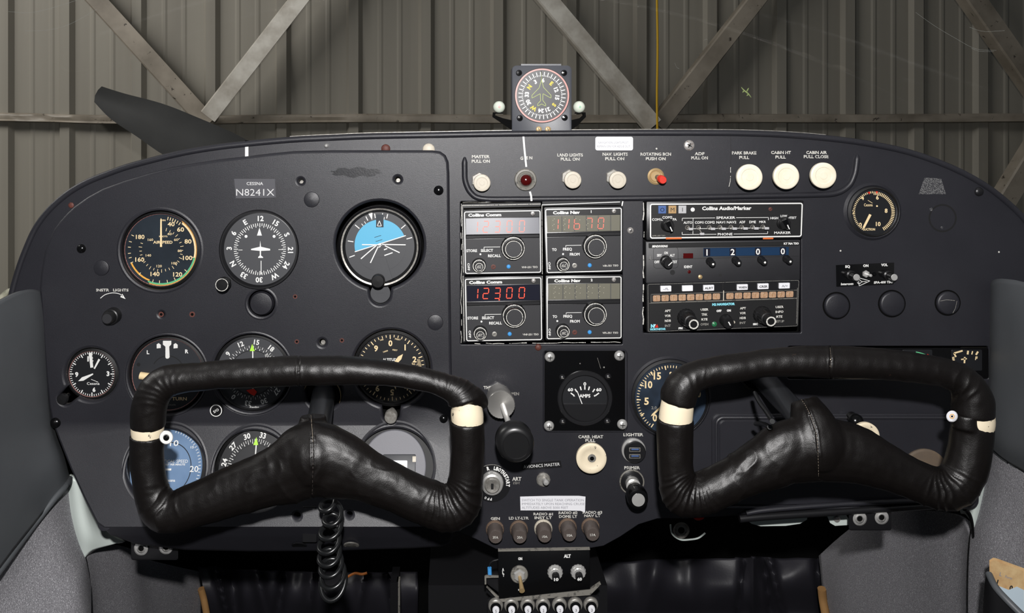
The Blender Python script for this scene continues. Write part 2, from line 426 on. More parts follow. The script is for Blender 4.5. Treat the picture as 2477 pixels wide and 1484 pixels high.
brace(1830, 0, 1592, 304, 40, 0.11, 'galvdull', 'dull diagonal steel brace rising right from the yellow rope', ext=1.2)
brace(2363, 0, 2562, 284, 42, 0.20, 'galvdull', 'dull diagonal steel brace in the top right corner', ext=0.45)
brace(2556, 290, 2250, 790, 44, 0.12, 'galvdull', 'dull steel brace behind the right shoulder of the instrument panel')
# horizontal girt, slightly dented, one rolled section on each side
pts = cr([(-260, 282), (0, 283), (200, 288), (420, 291), (640, 288), (900, 286), (1200, 288), (1500, 288), (1800, 286), (2100, 287), (2400, 285), (2800, 284)], 10)
mb = MB(); vs = []
pr = [(-10, 0), (-10.5, 0.028), (-8, 0.036), (-3, 0.037), (5, 0.035), (9, 0.038), (10.5, 0.028), (10.5, 0)]
for i, (x, y) in enumerate(pts):
    for u, z in pr: vs.append(H(x, y+u+0.7*noise.noise(Vector((i*.21, u*.1, 2))), 0.02+z+0.008*noise.noise(Vector((i*.3, u*.3, 0)))))
k = len(pr); mb.add(vs, [(j*k+i, j*k+i+1, (j+1)*k+i+1, (j+1)*k+i) for j in range(len(pts)-1) for i in range(k-1)], 'galvdull')
mb.build('wall_girt', at=H(1110, 288, 0.03), label='dented horizontal steel girt across the corrugated hangar wall', cat='girt')
mb = MB()
mb.tube([H(1590+0.8*math.sin(i*.7), -200+i*28, 0.24) for i in range(24)], 0.0045, 'rope', 8)
mb.build('yellow_rope', at=H(1590, -200, 0.24), label='thin yellow rope hanging against the hangar wall right of the compass', cat='rope')

# ---------------------------------------------------------------- propeller ahead of the nose
hub = Vector((0.0, 1.34, ZC-0.36))
prop = thing('propeller', 'dark grey propeller with one blade rising behind the left of the panel', 'propeller', hub)
def PR(px, py, dy=0.0):
    dist = hub.y+D+dy; return Vector(((px-PX0)*S/D*dist, hub.y+dy, ZC-(py-PY0)*S/D*dist))
def blade(flip, label=None):
    top = [(246, 209), (300, 226), (390, 250), (470, 281), (590, 335), (720, 420), (860, 505), (1010, 575)]
    bot = [(228, 247), (268, 288), (330, 330), (400, 378), (520, 445), (660, 505), (820, 562), (1000, 625)]
    a = cr(top, 5); b = cr(bot, 5); n = len(a); vs = []
    for (x0, y0), (x1, y1) in zip(a, b):
        p, q = PR(x0, y0, 0.02), PR(x1, y1, -0.02)
        for t, z in ((0, 0), (0.25, -.012), (0.6, -.014), (1, 0), (0.6, .006), (0.25, .006)):
            v = p.lerp(q, t); v.y += z
            if flip: v = Vector((2*hub.x-v.x, v.y, 2*hub.z-v.z))
            vs.append(v)
    mb = MB(); fs = [(i*6+j, i*6+(j+1) % 6, (i+1)*6+(j+1) % 6, (i+1)*6+j) for i in range(n-1) for j in range(6)]
    mb.add(vs, fs+[tuple(range(6)), tuple((n-1)*6+j for j in range(6))], 'propgrey'); mb.build('blade', prop, smooth=50)
blade(False); blade(True)
mb = MB(lambda x, y, h: hub+Vector((x, -h, -y))); mb.lathe(0, 0, [(0.16, -0.1), (0.16, 0.1), (0.15, 0.12), (0, 0.12)], 'propgrey', 40); mb.build('hub', prop)
# engine cowling top between windshield and propeller (below the eye line)
mb = MB(); rows = []
for y, wd, z in ((0.56, .56, ZC-.075), (0.7, .52, ZC-.10), (1.1, .42, ZC-.17), (1.24, .36, ZC-.2)):
    rows.append([Vector((wd*math.sin(a), y, z-0.30+0.30*math.cos(a))) for a in [math.radians(t) for t in range(-90, 91, 15)]])
surf(rows, 'propgrey', mb, 3); mb.build('engine_cowling', at=(0, .6, ZC-.3), label='grey engine cowling ahead of the windshield', cat='cowling')

# ---------------------------------------------------------------- windshield pane
mb = MB(); rows = []
for j in range(9):
    t = j/8; rows.append([Vector((x*(1.0-0.05*t), 0.28-0.62*t-0.42*(x/0.8)**2+0.04*math.sin(t*3), ZC-0.17+0.78*t+0.035*math.cos(x*2)-(0.17*(x/0.75)**2 if j == 0 else 0))) for x in [-.78+i*.13 for i in range(13)]])
surf(rows, 'glass', mb, 4)
ws_bvh = BVHTree.FromPolygons([tuple(v) for v in mb.v], mb.f)
CAM = Vector((0, -D, ZC))
def on_ws(px, py, off=0.0015):
    d = (W(px, py, 0)-CAM).normalized(); h = ws_bvh.ray_cast(CAM, d)
    return (h[0]-d*off) if h[0] is not None else None
def ws_path(pts, r, m):
    q = [on_ws(*p) for p in cr(pts, 8)]; q = [x for x in q if x is not None]
    if len(q) > 2: mb.tube(q, r, m, 4)
for pts in ([(60, 75), (120, 72), (170, 58), (235, 22)], [(20, 28), (80, 30), (150, 12), (210, -8)],
            [(2215, 30), (2260, 62), (2310, 92), (2360, 118), (2410, 122)], [(2345, 66), (2380, 76), (2430, 74)],
            [(2350, 117), (2370, 124), (2405, 125)], [(1632, 152), (1637, 163), (1643, 166)], [(1703, 98), (1708, 95), (1712, 97)]):
    ws_path(pts, 0.00009, 'scratch')
mb.build('window_1', kind='structure', smooth=60)
mb = MB()
for pts in ([(1793, 211), (1800, 219), (1810, 227), (1817, 236)], [(1800, 220), (1796, 224)], [(1805, 224), (1811, 213)], [(1811, 228), (1806, 232)]):
    q = [on_ws(*p, 0.002) for p in cr(pts, 5)]
    nq = len(q); mb.tube(q, [0.0002+0.0006*math.sin(math.pi*i/(nq-1)) for i in range(nq)], 'leaf', 6)
mb.build('dry_sprig', at=on_ws(1803, 222), label='tiny dry green sprig stuck on the windshield right of the yellow rope', cat='leaf')

# ---------------------------------------------------------------- instrument panel, its shape and holes
def xfL(h0, add=None):
    k = D/(D-h0*S)
    if add: return lambda x, y, h: W(PX0+(x-PX0)/k, PY0+(y-PY0)/k, h+add(y))
    return lambda x, y, h: W(PX0+(x-PX0)/k, PY0+(y-PY0)/k, h)
def slope(y):
    a = 0.0
    if y > 1030: a += (min(y, 1275)-1030)*0.35
    if y > 1275: a -= (y-1275)*1.1
    return a
PODH = 22
LP = xfL(PODH)             # things lying on the pilot's pod
LF = xfL(6)                # dial faces sunk in the pod
LLP = xfL(PODH+37, slope); LLF = xfL(43, slope)
top = [(26, 712), (34, 680), (46, 640), (60, 602), (80, 556), (100, 524), (122, 498), (148, 474), (178, 452), (215, 432), (255, 416), (305, 398), (360, 383), (412, 370), (465, 359), (530, 349), (592, 342),
       (700, 332), (800, 327), (900, 323), (1070, 320), (1230, 317), (1500, 315), (1700, 315), (1800, 316), (1900, 320), (2000, 328), (2100, 341), (2200, 362), (2300, 398), (2380, 440), (2440, 486), (2485, 532), (2530, 600), (2560, 690)]
bottom = [(2560, 900), (2400, 1110), (2352, 1225), (2100, 1232), (1800, 1248), (1660, 1256), (1590, 1256), (1545, 1270), (1500, 1300), (1460, 1322), (1400, 1332), (1200, 1330), (1150, 1305), (1110, 1290),
          (600, 1290), (300, 1290), (240, 1260), (170, 1130), (125, 1010), (98, 800), (60, 740)]
outer = [tuple(p) for p in cr(top, 3)]
holes = [rr(1114, 488, 1506, 834, 3), rr(1556, 488, 1938, 806, 3), circ(2110, 512, 58), circ(1620, 962, 90), rr(1905, 838, 2392, 918, 6),
         [(140, 620), (185, 540), (300, 470), (600, 410), (1050, 400), (1066, 420), (1078, 1250), (300, 1250), (185, 1100), (150, 1020), (128, 860)]]
mb = MB()
vs, fs = plate(outer+bottom, holes, -10, 0, 2)
mb.add([W(*v) for v in vs], fs, 'vinyl')
# rolled upper edge and the deck going forward to the windshield
mb.tube([W(x, y+7, -3) for x, y in outer], 8*S, 'vinyl', 12)
# knob bay: pressed bead around the switches
bead = cr([(1124, 380), (1124, 410), (1126, 440), (1140, 468), (1168, 481), (1250, 482), (1400, 481), (1600, 479), (1800, 475), (1960, 472), (2020, 468), (2052, 450), (2066, 424), (2071, 398), (2073, 374)], 6)
mb.tube([W(x, y, 1) for x, y in bead], [7*S*min(1, 0.3+i/4, 0.3+(len(bead)-1-i)/4) for i in range(len(bead))], 'vinyl', 12)
# soft lips round the sunken gauges
def lip(cx, cy, r, wd=8, up=3, m='vinyl', mbx=None, base=0.0):
    (mbx or mb).band(cx, cy, r, r+wd*.5, 0, 360, base, m, base+up, 64).band(cx, cy, r+wd*.5, r+wd, 0, 360, base+up, m, base+0.1, 64)
lip(2110, 512, 58, 12, 5); lip(1620, 962, 90, 10, 4)
# pale cracks and worn seams in the covering
for pts, wd in (([(1266, 330), (1268, 355), (1271, 385), (1273, 404)], 4.5), ([(1281, 463), (1284, 474), (1285, 486)], 4.5), ([(1513, 476), (1507, 484), (1503, 505)], 3)):
    mb.path(pts, wd, 0.6 if pts[0][0] != 1281 else 8.6, 'white')
mb.path([(1767, 318), (1768, 370), (1767, 430), (1762, 462), (1757, 474)], 1.2, 0.5, 'black')
mb.path([(1767, 405), (1767, 418)], 1.5, 0.6, 'legend').path([(1767, 426), (1766, 440), (1763, 452)], 1.2, 0.6, 'legend')
mb.line(597, 340, 597, 352, 9, 0.6, 'void'); mb.line(597, 354, 597, 380, 8, 0.6, 'white')
mb.path([(2062, 338), (700, 322)], 0.1, -8, 'black')
def legend(mbx, s, x, y, wd, cap=7.5, m='legend', h=0.5, ang=0, bold=0.03): mbx.text(s, x, y, cap, m, h, wd, ang, bold)
for s, x, y, wd in (('MASTER', 1163, 379, 43), ('PULL ON', 1163, 390, 44), ('G', 1262, 383, 7), ('E N', 1280, 382, 15), ('LAND LIGHTS', 1379, 375, 62), ('PULL ON', 1379, 385, 46),
                    ('NAV. LIGHTS', 1488, 373, 61), ('PULL ON', 1487, 384, 46), ('ROTATING BCN', 1586, 373, 74), ('PUSH ON', 1586, 384, 48), ('ADF', 1692, 372, 24), ('PULL ON', 1692, 382, 40),
                    ('PARK BRAKE', 1800, 370, 59), ('PULL', 1800, 381, 24), ('CABIN HT', 1889, 369, 48), ('PULL', 1888, 380, 25), ('CABIN AIR', 1975, 369, 50), ('PULL CLOSE', 1974, 379, 60),
                    ('THROTTLE', 1197, 938, 55), ('OPEN', 1242, 953, 27), ('CARB. HEAT', 1429, 1057, 60), ('PULL', 1428, 1066, 24), ('LIGHTER', 1532, 1052, 48), ('PRIMER', 1529, 1132, 38),
                    ('GEN', 1198, 1255, 22), ('LD LT-LTR', 1255, 1254, 48), ('RADIO #1', 1314, 1244, 47), ('INST LT', 1314, 1253, 42), ('RADIO #2', 1374, 1241, 46), ('DOME LT', 1374, 1250, 44),
                    ('RADIO #3', 1433, 1240, 47), ('NAV LT', 1433, 1248, 40)):
    legend(mb, s, x, y, wd, 7.2 if y < 1200 else 6.5, 'legend' if s != 'OPEN' else 'dim')
mb.text('ART', 1250, 1159, 9, 'legend', .5, 22, 0, .03); mb.text('ISH', 1249, 1169, 6, 'dim', .5, 15)
# scuffs: old label ghost and filled gauge hole on the right
mb.poly([(2222, 470), (2236, 430), (2276, 432), (2288, 470)], 0.4, 'residue')
mb.ring(2280, 528, 30, 34, 0.4, 'black'); mb.disc(2252, 507, 4, 0.5, 'residue', 12); mb.disc(2278, 551, 3, 0.5, 'residue', 12)
for x, y in ((2033, 607), (2416, 610), (1588, 360)): mb.disc(x, y, 2.2, 0.5, 'legend', 8)
# ragged bare edges around the radio cut-outs
random.seed(3)
def ragged(x0, y0, x1, y1, m='legend', wd=2.2):
    L = math.hypot(x1-x0, y1-y0); k = int(L/14); pts = []
    for i in range(k+1):
        t = i/k; pts.append((x0+(x1-x0)*t+random.uniform(-1.4, 1.4), y0+(y1-y0)*t+random.uniform(-1, 1)))
    for i in range(k):
        if random.random() < 0.72: mb.line(*pts[i], *pts[i+1], random.uniform(.8, wd), 0.7, m)
ragged(1557, 490, 1555, 800, wd=3); ragged(1116, 492, 1116, 830, wd=1.5); ragged(1120, 832, 1500, 828, wd=2); ragged(1120, 490, 1500, 484, 'dim', 1.6)
mb.line(1175, 488, 1212, 487, 3, 0.9, 'white'); mb.line(1232, 487, 1268, 486, 3, .9, 'white'); mb.line(1365, 486, 1405, 485, 3, .9, 'white'); mb.line(1420, 485, 1458, 484, 3, .9, 'white')
panel = mb.build('instrument_panel', at=W(1110, 800, 0), label='wide black instrument panel with rounded top edge, behind all gauges and radios', cat='instrument panel', smooth=40)
# deck from the panel top forward to the windshield
mb = MB(); rows = []
for t, dz in ((0, -5), (0.3, -9), (1, -40)):
    rows.append([W(x+(1238-x)*0.03*t, y+9-dz*0.9, -12-620*t*max(0.22, 1-((x-1238)/1330)**2)) for x, y in top])
surf(rows, 'vinyl', mb, 2); mb.build('dash_deck', at=W(1238, 330, -100), label='black deck behind the top edge of the panel, under the windshield', cat='dash top')
# thin bare metal strip along the top edge
mb = MB(); q = [(x, y) for x, y in outer if 690 < x < 2030]
mb.tube([W(x, y-1.5, -6) for x, y in q], 1.1*S, 'steel', 6); mb.build('edge_strip', at=W(1238, 316, -4), label='thin bare metal strip along the top edge of the panel', cat='trim strip')

# ---- pilot's raised pod
pod = [(94, 700), (97, 665), (101, 638), (106, 610), (115, 585), (127, 558), (143, 536), (160, 517), (178, 500), (210, 477), (248, 456), (300, 437), (360, 419), (412, 406), (466, 396), (530, 386), (592, 379), (650, 372), (710, 366), (800, 364), (900, 364), (1000, 364),
       (1045, 364), (1065, 367), (1078, 376), (1085, 392), (1087, 420), (1089, 640), (1092, 860), (1096, 1100), (1098, 1270), (1096, 1300), (1088, 1316), (1068, 1324), (1000, 1329), (900, 1332), (800, 1336), (600, 1337), (450, 1333), (330, 1318), (268, 1294), (232, 1268),
       (200, 1205), (168, 1135), (140, 1065), (124, 1022), (116, 980), (108, 900), (101, 800)]
def keyhole(cx, cy, r, kx, ky, kr):
    dx, dy = kx-cx, ky-cy; base = math.degrees(math.atan2(dx, -dy)); pts = []
    w0 = math.degrees(math.asin(min(0.9, kr*1.15/r)))
    for i in range(61): pts.append(pol(cx, cy, r, base+w0+(360-2*w0)*i/60))
    pts.append(((pts[-1][0]+pol(kx, ky, kr, base-95)[0])/2, (pts[-1][1]+pol(kx, ky, kr, base-95)[1])/2))
    for i in range(19): pts.append(pol(kx, ky, kr, base-90+180*i/18))
    a, b = pts[0], pts[-1]; pts.append(((a[0]+b[0])/2, (a[1]+b[1])/2)); return pts
k22 = D/(D-PODH*S); 
pholes = [circ(387, 606, 97), keyhole(918, 594, 107, 919, 714, 24), circ(632, 735, 33), keyhole(220, 907, 64, 158, 964, 16), circ(404, 908, 96), circ(609, 904, 96),
          keyhole(946, 893, 94, 946, 1003, 20), circ(782, 950, 44), circ(399, 1137, 97), circ(612, 1140, 96), circ(954, 1132, 94)]
bores = [(727, 439, 6), (962, 435, 7), (779, 830, 8), (390, 761, 5), (718, 1250, 8), (845, 1247, 7)]
pholes += [circ(x, y, r, 16) for x, y, r in bores]
vs, fs = plate(pod, pholes, 1, PODH, 7)
bm = bmesh.new(); bv = [bm.verts.new(v) for v in vs]
for f in fs:
    try: bm.faces.new([bv[i] for i in f])
    except ValueError: pass
for yy in (1030, 1275, 1300):
    bmesh.ops.bisect_plane(bm, geom=bm.verts[:]+bm.edges[:]+bm.faces[:], plane_co=(0, yy, 0), plane_no=(0, 1, 0), dist=0.001)
bm.verts.index_update()
mb = MB(); kk = lambda y, h: D/(D-(PODH+slope(y)*(1 if y < 1276 else 0.9))*S)
mb.add([W(PX0+(v.co.x-PX0)/kk(v.co.y, 0), PY0+(v.co.y-PY0)/kk(v.co.y, 0), v.co.z+slope(v.co.y)) for v in bm.verts], [tuple(v.index for v in f.verts) for f in bm.faces], 'vinyl'); bm.free()
mb.xf = LP
mb.text('INSTR   LIGHTS', 272, 702, 6.5, 'legend', PODH+.4, 78, 0, .03)
arc = cr([(243, 722), (255, 713), (272, 709), (288, 711), (297, 717)], 5); mb.path(arc, 1.6, PODH+.4, 'white'); mb.poly([(304, 724), (291, 719), (296, 711)], PODH+.4, 'white')
mb.poly([pol(862, 417, 58+6*math.sin(a*.11), a) if 0 else (862+60*math.cos(a*.2094)*(1+.12*math.sin(a*2.1)), 417+11*math.sin(a*.2094)*(1+.3*math.sin(a*1.7))) for a in range(30)], PODH+.3, 'smudge')
for x, y, r, m in ((390, 761, 6.5, 'rust'), (465, 761, 7, 'rust'), (714, 718, 5.5, 'rust'), (718, 827, 5.5, 'rust'), (827, 824, 5.5, 'rust')):
    mb.ring(x, y, r*.5, r, PODH+.3, m, n=18); mb.disc(x, y, r*.52, PODH+.35, 'void', 12)
for x, y, r in bores[:3]: mb.disc(x, y+2.5, r*.7, 6, 'steel', 14)
mb.xf = LLP
mb.build('raised_gauge_panel', at=W(590, 800, PODH), label='large raised black vinyl panel on the left holding the flight gauges', cat='gauge panel', smooth=50)
# dark space behind the sunken gauges and radios
mb = MB(); mb.rbox(160, 505, 2370, 1200, -82, -72, 'void', 5, 1); mb.build('backing_sheet', at=W(1110, 800, -60), label='dark sheet deep behind the cut-outs of the panel', cat='panel backing')

# ---------------------------------------------------------------- small fittings on the pod and panel
def dome(name, x, y, r, h0, m, label, cat, group, xf, hh=None, slot=None, smx=1):
    t = thing(name, label, cat, xf(x, y, h0), group); hh = hh or r*0.5
    mb = MB(xf); pr = [(r, h0-3), (r, h0)]+[(r*math.cos(a), h0+hh*math.sin(a)) for a in [math.radians(q) for q in (20, 40, 60, 78)]]+[(0, h0+hh)]
    mb.lathe(x, y, pr, m, 24)
    if slot:
        for a in (0, 90):
            a = math.radians(a+slot); mb.line(x-r*.45*math.cos(a), y-r*.45*math.sin(a), x+r*.45*math.cos(a), y+r*.45*math.sin(a), r*.22, h0+hh*1.03, 'black')
    mb.build('head' if 'screw' in name else 'cap', t); return t
dome('panel_fastener', 197, 602, 11, PODH, 'gloss', 'glossy black dome fastener above the left of the airspeed dial', 'fastener', 'dome fasteners of the raised panel', LP, 8)
dome('panel_fastener', 1061, 461, 12, PODH, 'gloss', 'glossy black dome fastener at the right top of the raised panel', 'fastener', 'dome fasteners of the raised panel', LP, 8)
dome('panel_fastener', 134, 1024, 13, PODH, 'gloss', 'glossy black dome fastener at the left edge below the clock', 'fastener', 'dome fasteners of the raised panel', LP, 8)
dome('panel_fastener', 1073, 1014, 10, PODH, 'gloss', 'glossy black dome fastener beside the right arm of the left yoke', 'fastener', 'dome fasteners of the raised panel', LP, 7)
for x, y, l in ((246, 648, 'round black hole plug between airspeed dial and left edge'), (754, 483, 'round black hole plug right of the registration plate'), (1053, 780, 'round black hole plug near the right edge of the raised panel'), (273, 1243, 'round black hole plug at the lower left corner of the raised panel')):
    f = LP if y < 1000 else LLP
    t = thing('hole_plug', l, 'hole plug', f(x, y, PODH), 'round hole plugs'); mb = MB(f)
    mb.lathe(x, y, [(19, PODH-1), (19, PODH+1), (18.2, PODH+3.5), (13, PODH+5), (0, PODH+5.6)], 'vinyl', 32); mb.build('cap', t)
# sunken blanking disc below the heading dial
mb = MB(xfL(6)); mb.lathe(632, 735, [(30, 0), (27, 6), (26, 8), (24, 8.5), (0, 9)], 'vinyl', 40); mb.build('blanking_disc', at=LF(632, 735, 6), label='sunken round blanking disc directly under the heading dial', cat='blanking disc')
for cx_, cy_, r_, w_, f_ in ((632, 735, 33, 7, LP), (387, 606, 97, 8, LP), (404, 908, 96, 6, LP), (609, 904, 96, 6, LP), (399, 1137, 97, 7, LLP), (612, 1140, 96, 7, LLP), (954, 1132, 94, 7, LLP)):
    lipb = MB(f_); lip(cx_, cy_, r_, w_, 1.2, 'vinyl', lipb, PODH); lipb.build('pressed_rim', bpy.data.objects['raised_gauge_panel'])
# registration plate
mb = MB(LP); mb.prism([(566, 433), (666, 433), (668, 479), (570, 481)], PODH, PODH+2, 'plate', [(567, 434), (665, 434), (667, 478), (571, 480)], 1)
mb.text('CESSNA', 617, 444, 7.5, 'silver', PODH+2.4, 40, 0, .01); mb.text('N8241X', 618, 465, 17, 'silver', PODH+2.4, 92, 0, -.005)
mb.build('registration_plate', at=LP(617, 457, PODH), label='small engraved plate reading CESSNA N8241X above the heading dial', cat='plate')
# dimmer knob
t = thing('dimmer_knob', 'round black instrument lights dimmer knob at far left', 'knob', LP(276, 764, PODH))
mb = MB(LP); mb.lathe(277, 763, [(20, PODH), (19, PODH+14), (18.5, PODH+16), (16, PODH+17), (15, PODH+26), (13, PODH+29), (0, PODH+29.5)], 'knob', 40, (-0.1, 0.02)); mb.build('knob_body', t)
mb = MB(LP); mb.disc(277-.1*52, 764.2, 11.5, PODH+30, 'knobtop', 24); mb.build('knob_cap', t)
# caps on the right
for i, (x, y, r, l) in enumerate(((2023, 740, 30, 'round black blanking cap at right, leftmost of three under the intercom'), (2157, 735, 30, 'round black blanking cap at right, middle of three under the intercom'), (2292, 733, 28, 'scratched round black blanking cap at right, nearest the right edge'))):
    t = thing('round_cover', l, 'round cover', W(x, y, 0), 'three round covers')
    mb = MB(); mb.ring(x, y, r, r+3.5, 0.5, 'void'); mb.lathe(x, y, [(r, -4), (r, 3), (r-2, 6), (r-5, 7), (0, 7.5)], 'vinyl', 48)
    if i == 2: mb.path([(2270, 727), (2285, 724), (2305, 726)], 1.2, 8, 'dim').path([(2310, 727), (2306, 745), (2300, 756)], 1, 8, 'dim')
    mb.build('cap', t)
dome('panel_screw', 2368, 464, 11, 0, 'satin', 'black dome screw near the upper right shoulder of the panel', 'screw', None, W, 6)
dome('panel_screw', 1525, 558, 8, 0, 'screw', 'small steel screw between the comm radios and audio panel', 'screw', None, W, 5, 20)
dome('panel_screw', 790, 353, 5.5, 0, 'chrome', 'tiny bright pin at the top edge above the raised panel', 'screw', None, W, 9)
dome('panel_screw', 933, 360, 11, 0, 'rust', 'rusty brown screw half hidden behind the top of the raised panel', 'screw', None, W, 5)
dome('panel_screw', 1037, 362, 15, 0, 'oldwhite', 'silvery worn screw half hidden at the right top of the raised panel', 'screw', None, W, 6)
dome('panel_screw', 1667, 352, 13, 0, 'screw', 'half painted worn screw above the ADF lettering', 'screw', None, W, 4, 30)
dome('panel_screw', 1302, 841, 8, 0, 'rust', 'small red-brown screw under the comm radios', 'screw', None, W, 4)
dome('panel_screw', 172, 497, 7, 0, 'rust', 'small corroded screw on the left shoulder of the panel', 'screw', None, W, 2)
# stickers
def sticker(pts, lines, label, m='paper', ink='ink', xf=W, h=0.3, name='placard'):
    mb = MB(xf); mb.prism(pts, h, h+0.9, m)
    for s, x, y, cap, wd, a in lines: mb.text(s, x, y, cap, ink, h+1.3, wd, a, 0.0)
    return mb.build(name, at=xf(pts[0][0], pts[0][1], h), label=label, cat='placard')
sticker(rr(1440, 331, 1531, 364, 5), [('NAVIGATION LIGHTS MUST', 1483, 345, 5.5, 73, 0), ('REMAIN ON FOR ADS-B OUT', 1484, 354, 5.5, 80, 0)], 'small white placard about navigation lights at the top of the panel')
sticker([(1258, 1202), (1330, 1200), (1400, 1200), (1416, 1202), (1415, 1240), (1404, 1236), (1330, 1235), (1259, 1235)], [('SWITCH TO SINGLE TANK OPERATION', 1337, 1210, 6, 150, 0), ('IMMEDIATELY UPON REACHING CRUISE', 1338, 1219, 6, 152, 0), ('ALTITUDES ABOVE 5000 FEET', 1318, 1228, 6, 112, 0)], 'long white placard about single tank operation above the fuses')
sticker([(1262, 1122), (1356, 1114), (1359, 1131), (1264, 1138)], [('AVIONICS MASTER', 1310, 1126, 7.5, 88, -4.5)], 'black tape label reading AVIONICS MASTER', 'satin', 'white', name='tape_label')
# ---------------------------------------------------------------- round gauges
def gauge(name, label, cx, cy, r, draw, xf=None, face='face', depth=6, bez=6, glassm=None, hole=None):
    """case + face + rim parts; draw(mb) paints the markings on the face"""
    xf = xf or LF
    t = thing(name, label, 'gauge', xf(cx, cy, 0))
    mb = MB(xf); R = hole or r+9
    mb.lathe(cx, cy, [(R-1, -40), (R-1, -3)], 'void', 48); mb.ring(cx, cy, r-1, R-1, -2, 'black', -2)
    mb.band(cx, cy, r, r+2.5, 0, 360, 0.5, 'satin', 5, 64).band(cx, cy, r+2.5, R-0.5, 0, 360, 5, 'black', 1, 64); mb.build('case', t)
    mb = MB(xf); mb.disc(cx, cy, r, 0, face, 72); draw(mb); mb.build('dial', t)
    return t
def numbers(mb, cx, cy, r, items, cap, m, h=0.6, bold=0.03, rot=True):
    for s, a in items: x, y = pol(cx, cy, r, a); mb.text(s, x, y, cap, m, h, None, a if rot else 0, bold)
def needle(mbn, cx, cy, L, a, w0, w1, h, m, tail=0, tip=0):
    p = pol(cx, cy, L, a); b = pol(cx, cy, -tail, a); s = pol(cx, cy, L-tip, a)
    ax, ay = math.cos(math.radians(a)), math.sin(math.radians(a))
    pts = [(b[0]-ax*w0/2, b[1]-ay*w0/2), (s[0]-ax*w1/2, s[1]-ay*w1/2)]
    if tip: pts.append(p)
    pts += [(s[0]+ax*w1/2, s[1]+ay*w1/2), (b[0]+ax*w0/2, b[1]+ay*w0/2)]
    mbn.prism(pts, h, h+0.8, m)
def part(t, name, fn, xf, label=None, smooth=38):
    mb = MB(xf); fn(mb); return mb.build(name, t, label=label, smooth=smooth)
def pink_rim(t, cx, cy, r, xf=None, m='pink'): part(t, 'rim', lambda b: b.band(cx, cy, r, r+1.6, 0, 360, 1, m, 2.5, 72), xf or LF)

# airspeed
def d(mb):
    cx, cy = 388, 606
    for s, x, y, w in (('40', 412, 543, 17), ('60', 435, 556, 17), ('80', 453, 585, 17), ('100', 452, 625, 23), ('120', 428, 665, 22), ('140', 373, 664, 22), ('160', 336, 629, 22), ('180', 337, 574, 21)): mb.text(s, x, y, 10.5, 'cream', .6, w, 0, .02)
    for s, x, y, w in (('40', 408, 567, 11), ('60', 424, 581, 10), ('80', 433, 608, 10), ('100', 420, 638, 14), ('120', 383, 645, 13), ('140', 357, 619, 13), ('160', 362, 581, 13)): mb.text(s, x, y, 6, 'cream', .6, w, 0, .01)
    mb.text('AIRSPEED', 392, 587, 7, 'cream', .6, 47, 0, .02); mb.text('KNOTS', 393, 573, 4, 'cream', .6, 20)
    mb.text('MPH', 394, 534, 4, 'cream', .6, 9)
    mb.band(cx, cy, 80.5, 84.5, 38, 103, .6, 'cream'); mb.band(cx, cy, 80.5, 84.5, 103, 203, .6, 'green'); mb.band(cx, cy, 77, 81, 201, 247, .6, 'amber')
    mb.band(cx, cy, 84.8, 86.5, 36, 200, .5, 'amber')
    for a in (12, 16.5, 21, 25.5, 30, 35): mb.line(*pol(cx, cy, 74, a), *pol(cx, cy, 82, a), 1.8, .7, 'cream')
    for a in (103, 130, 155, 169, 183, 195, 222, 247, 256, 264, 275, 285, 297): mb.line(*pol(cx, cy, 74, a), *pol(cx, cy, 81, a), 1.6, .7, 'cream')
    for i, a in enumerate(range(14, 300, 11)): mb.line(*pol(cx, cy, 47, a), *pol(cx, cy, 53 if i % 3 else 55, a), 1.3, .6, 'cream')
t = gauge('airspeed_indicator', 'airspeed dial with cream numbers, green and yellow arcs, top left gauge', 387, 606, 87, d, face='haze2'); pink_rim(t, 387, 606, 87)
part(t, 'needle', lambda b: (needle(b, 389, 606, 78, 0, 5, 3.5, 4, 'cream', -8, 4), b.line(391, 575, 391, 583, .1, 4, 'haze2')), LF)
# clock
def d(mb):
    cx, cy = 220, 907
    for s, x, y, c in (('12', 216, 870, 12), ('3', 259, 906, 11), ('6', 225, 945, 10), ('9', 183, 908, 11)): mb.text(s, x, y, c, 'white', .6, None, 0, .05)
    mb.ticks(cx, cy, 49, 54, 0, 354, 60, 1.6, .6, 'white'); mb.ticks(cx, cy, 45, 54, 0, 330, 12, 2.6, .7, 'white')
    mb.text('Cessna', 223, 930, 6.5, 'white', .6, 31, 0, .01); mb.line(218, 920, 235, 927, 1.2, .6, 'white')
t = gauge('clock', 'small black clock with white hands at the far left', 220, 907, 55, d); pink_rim(t, 220, 907, 55)
part(t, 'hour_hand', lambda b: needle(b, 224, 906, 40, 244, 3, 9, 3, 'white', 0, 12), LF)
part(t, 'minute_hand', lambda b: needle(b, 224, 908, 54, -7, 7, 7, 4.5, 'white', -18, 0), LF)
part(t, 'second_hand', lambda b: needle(b, 218, 912, 48, 28, 3.5, 5, 6, 'white', -22, 0), LF)
part(t, 'setting_knob', lambda b: b.lathe(160, 960, [(5, -6), (6, 16), (13, 18), (13, 26), (11, 29), (0, 29.5)], 'knob', 28), LF)
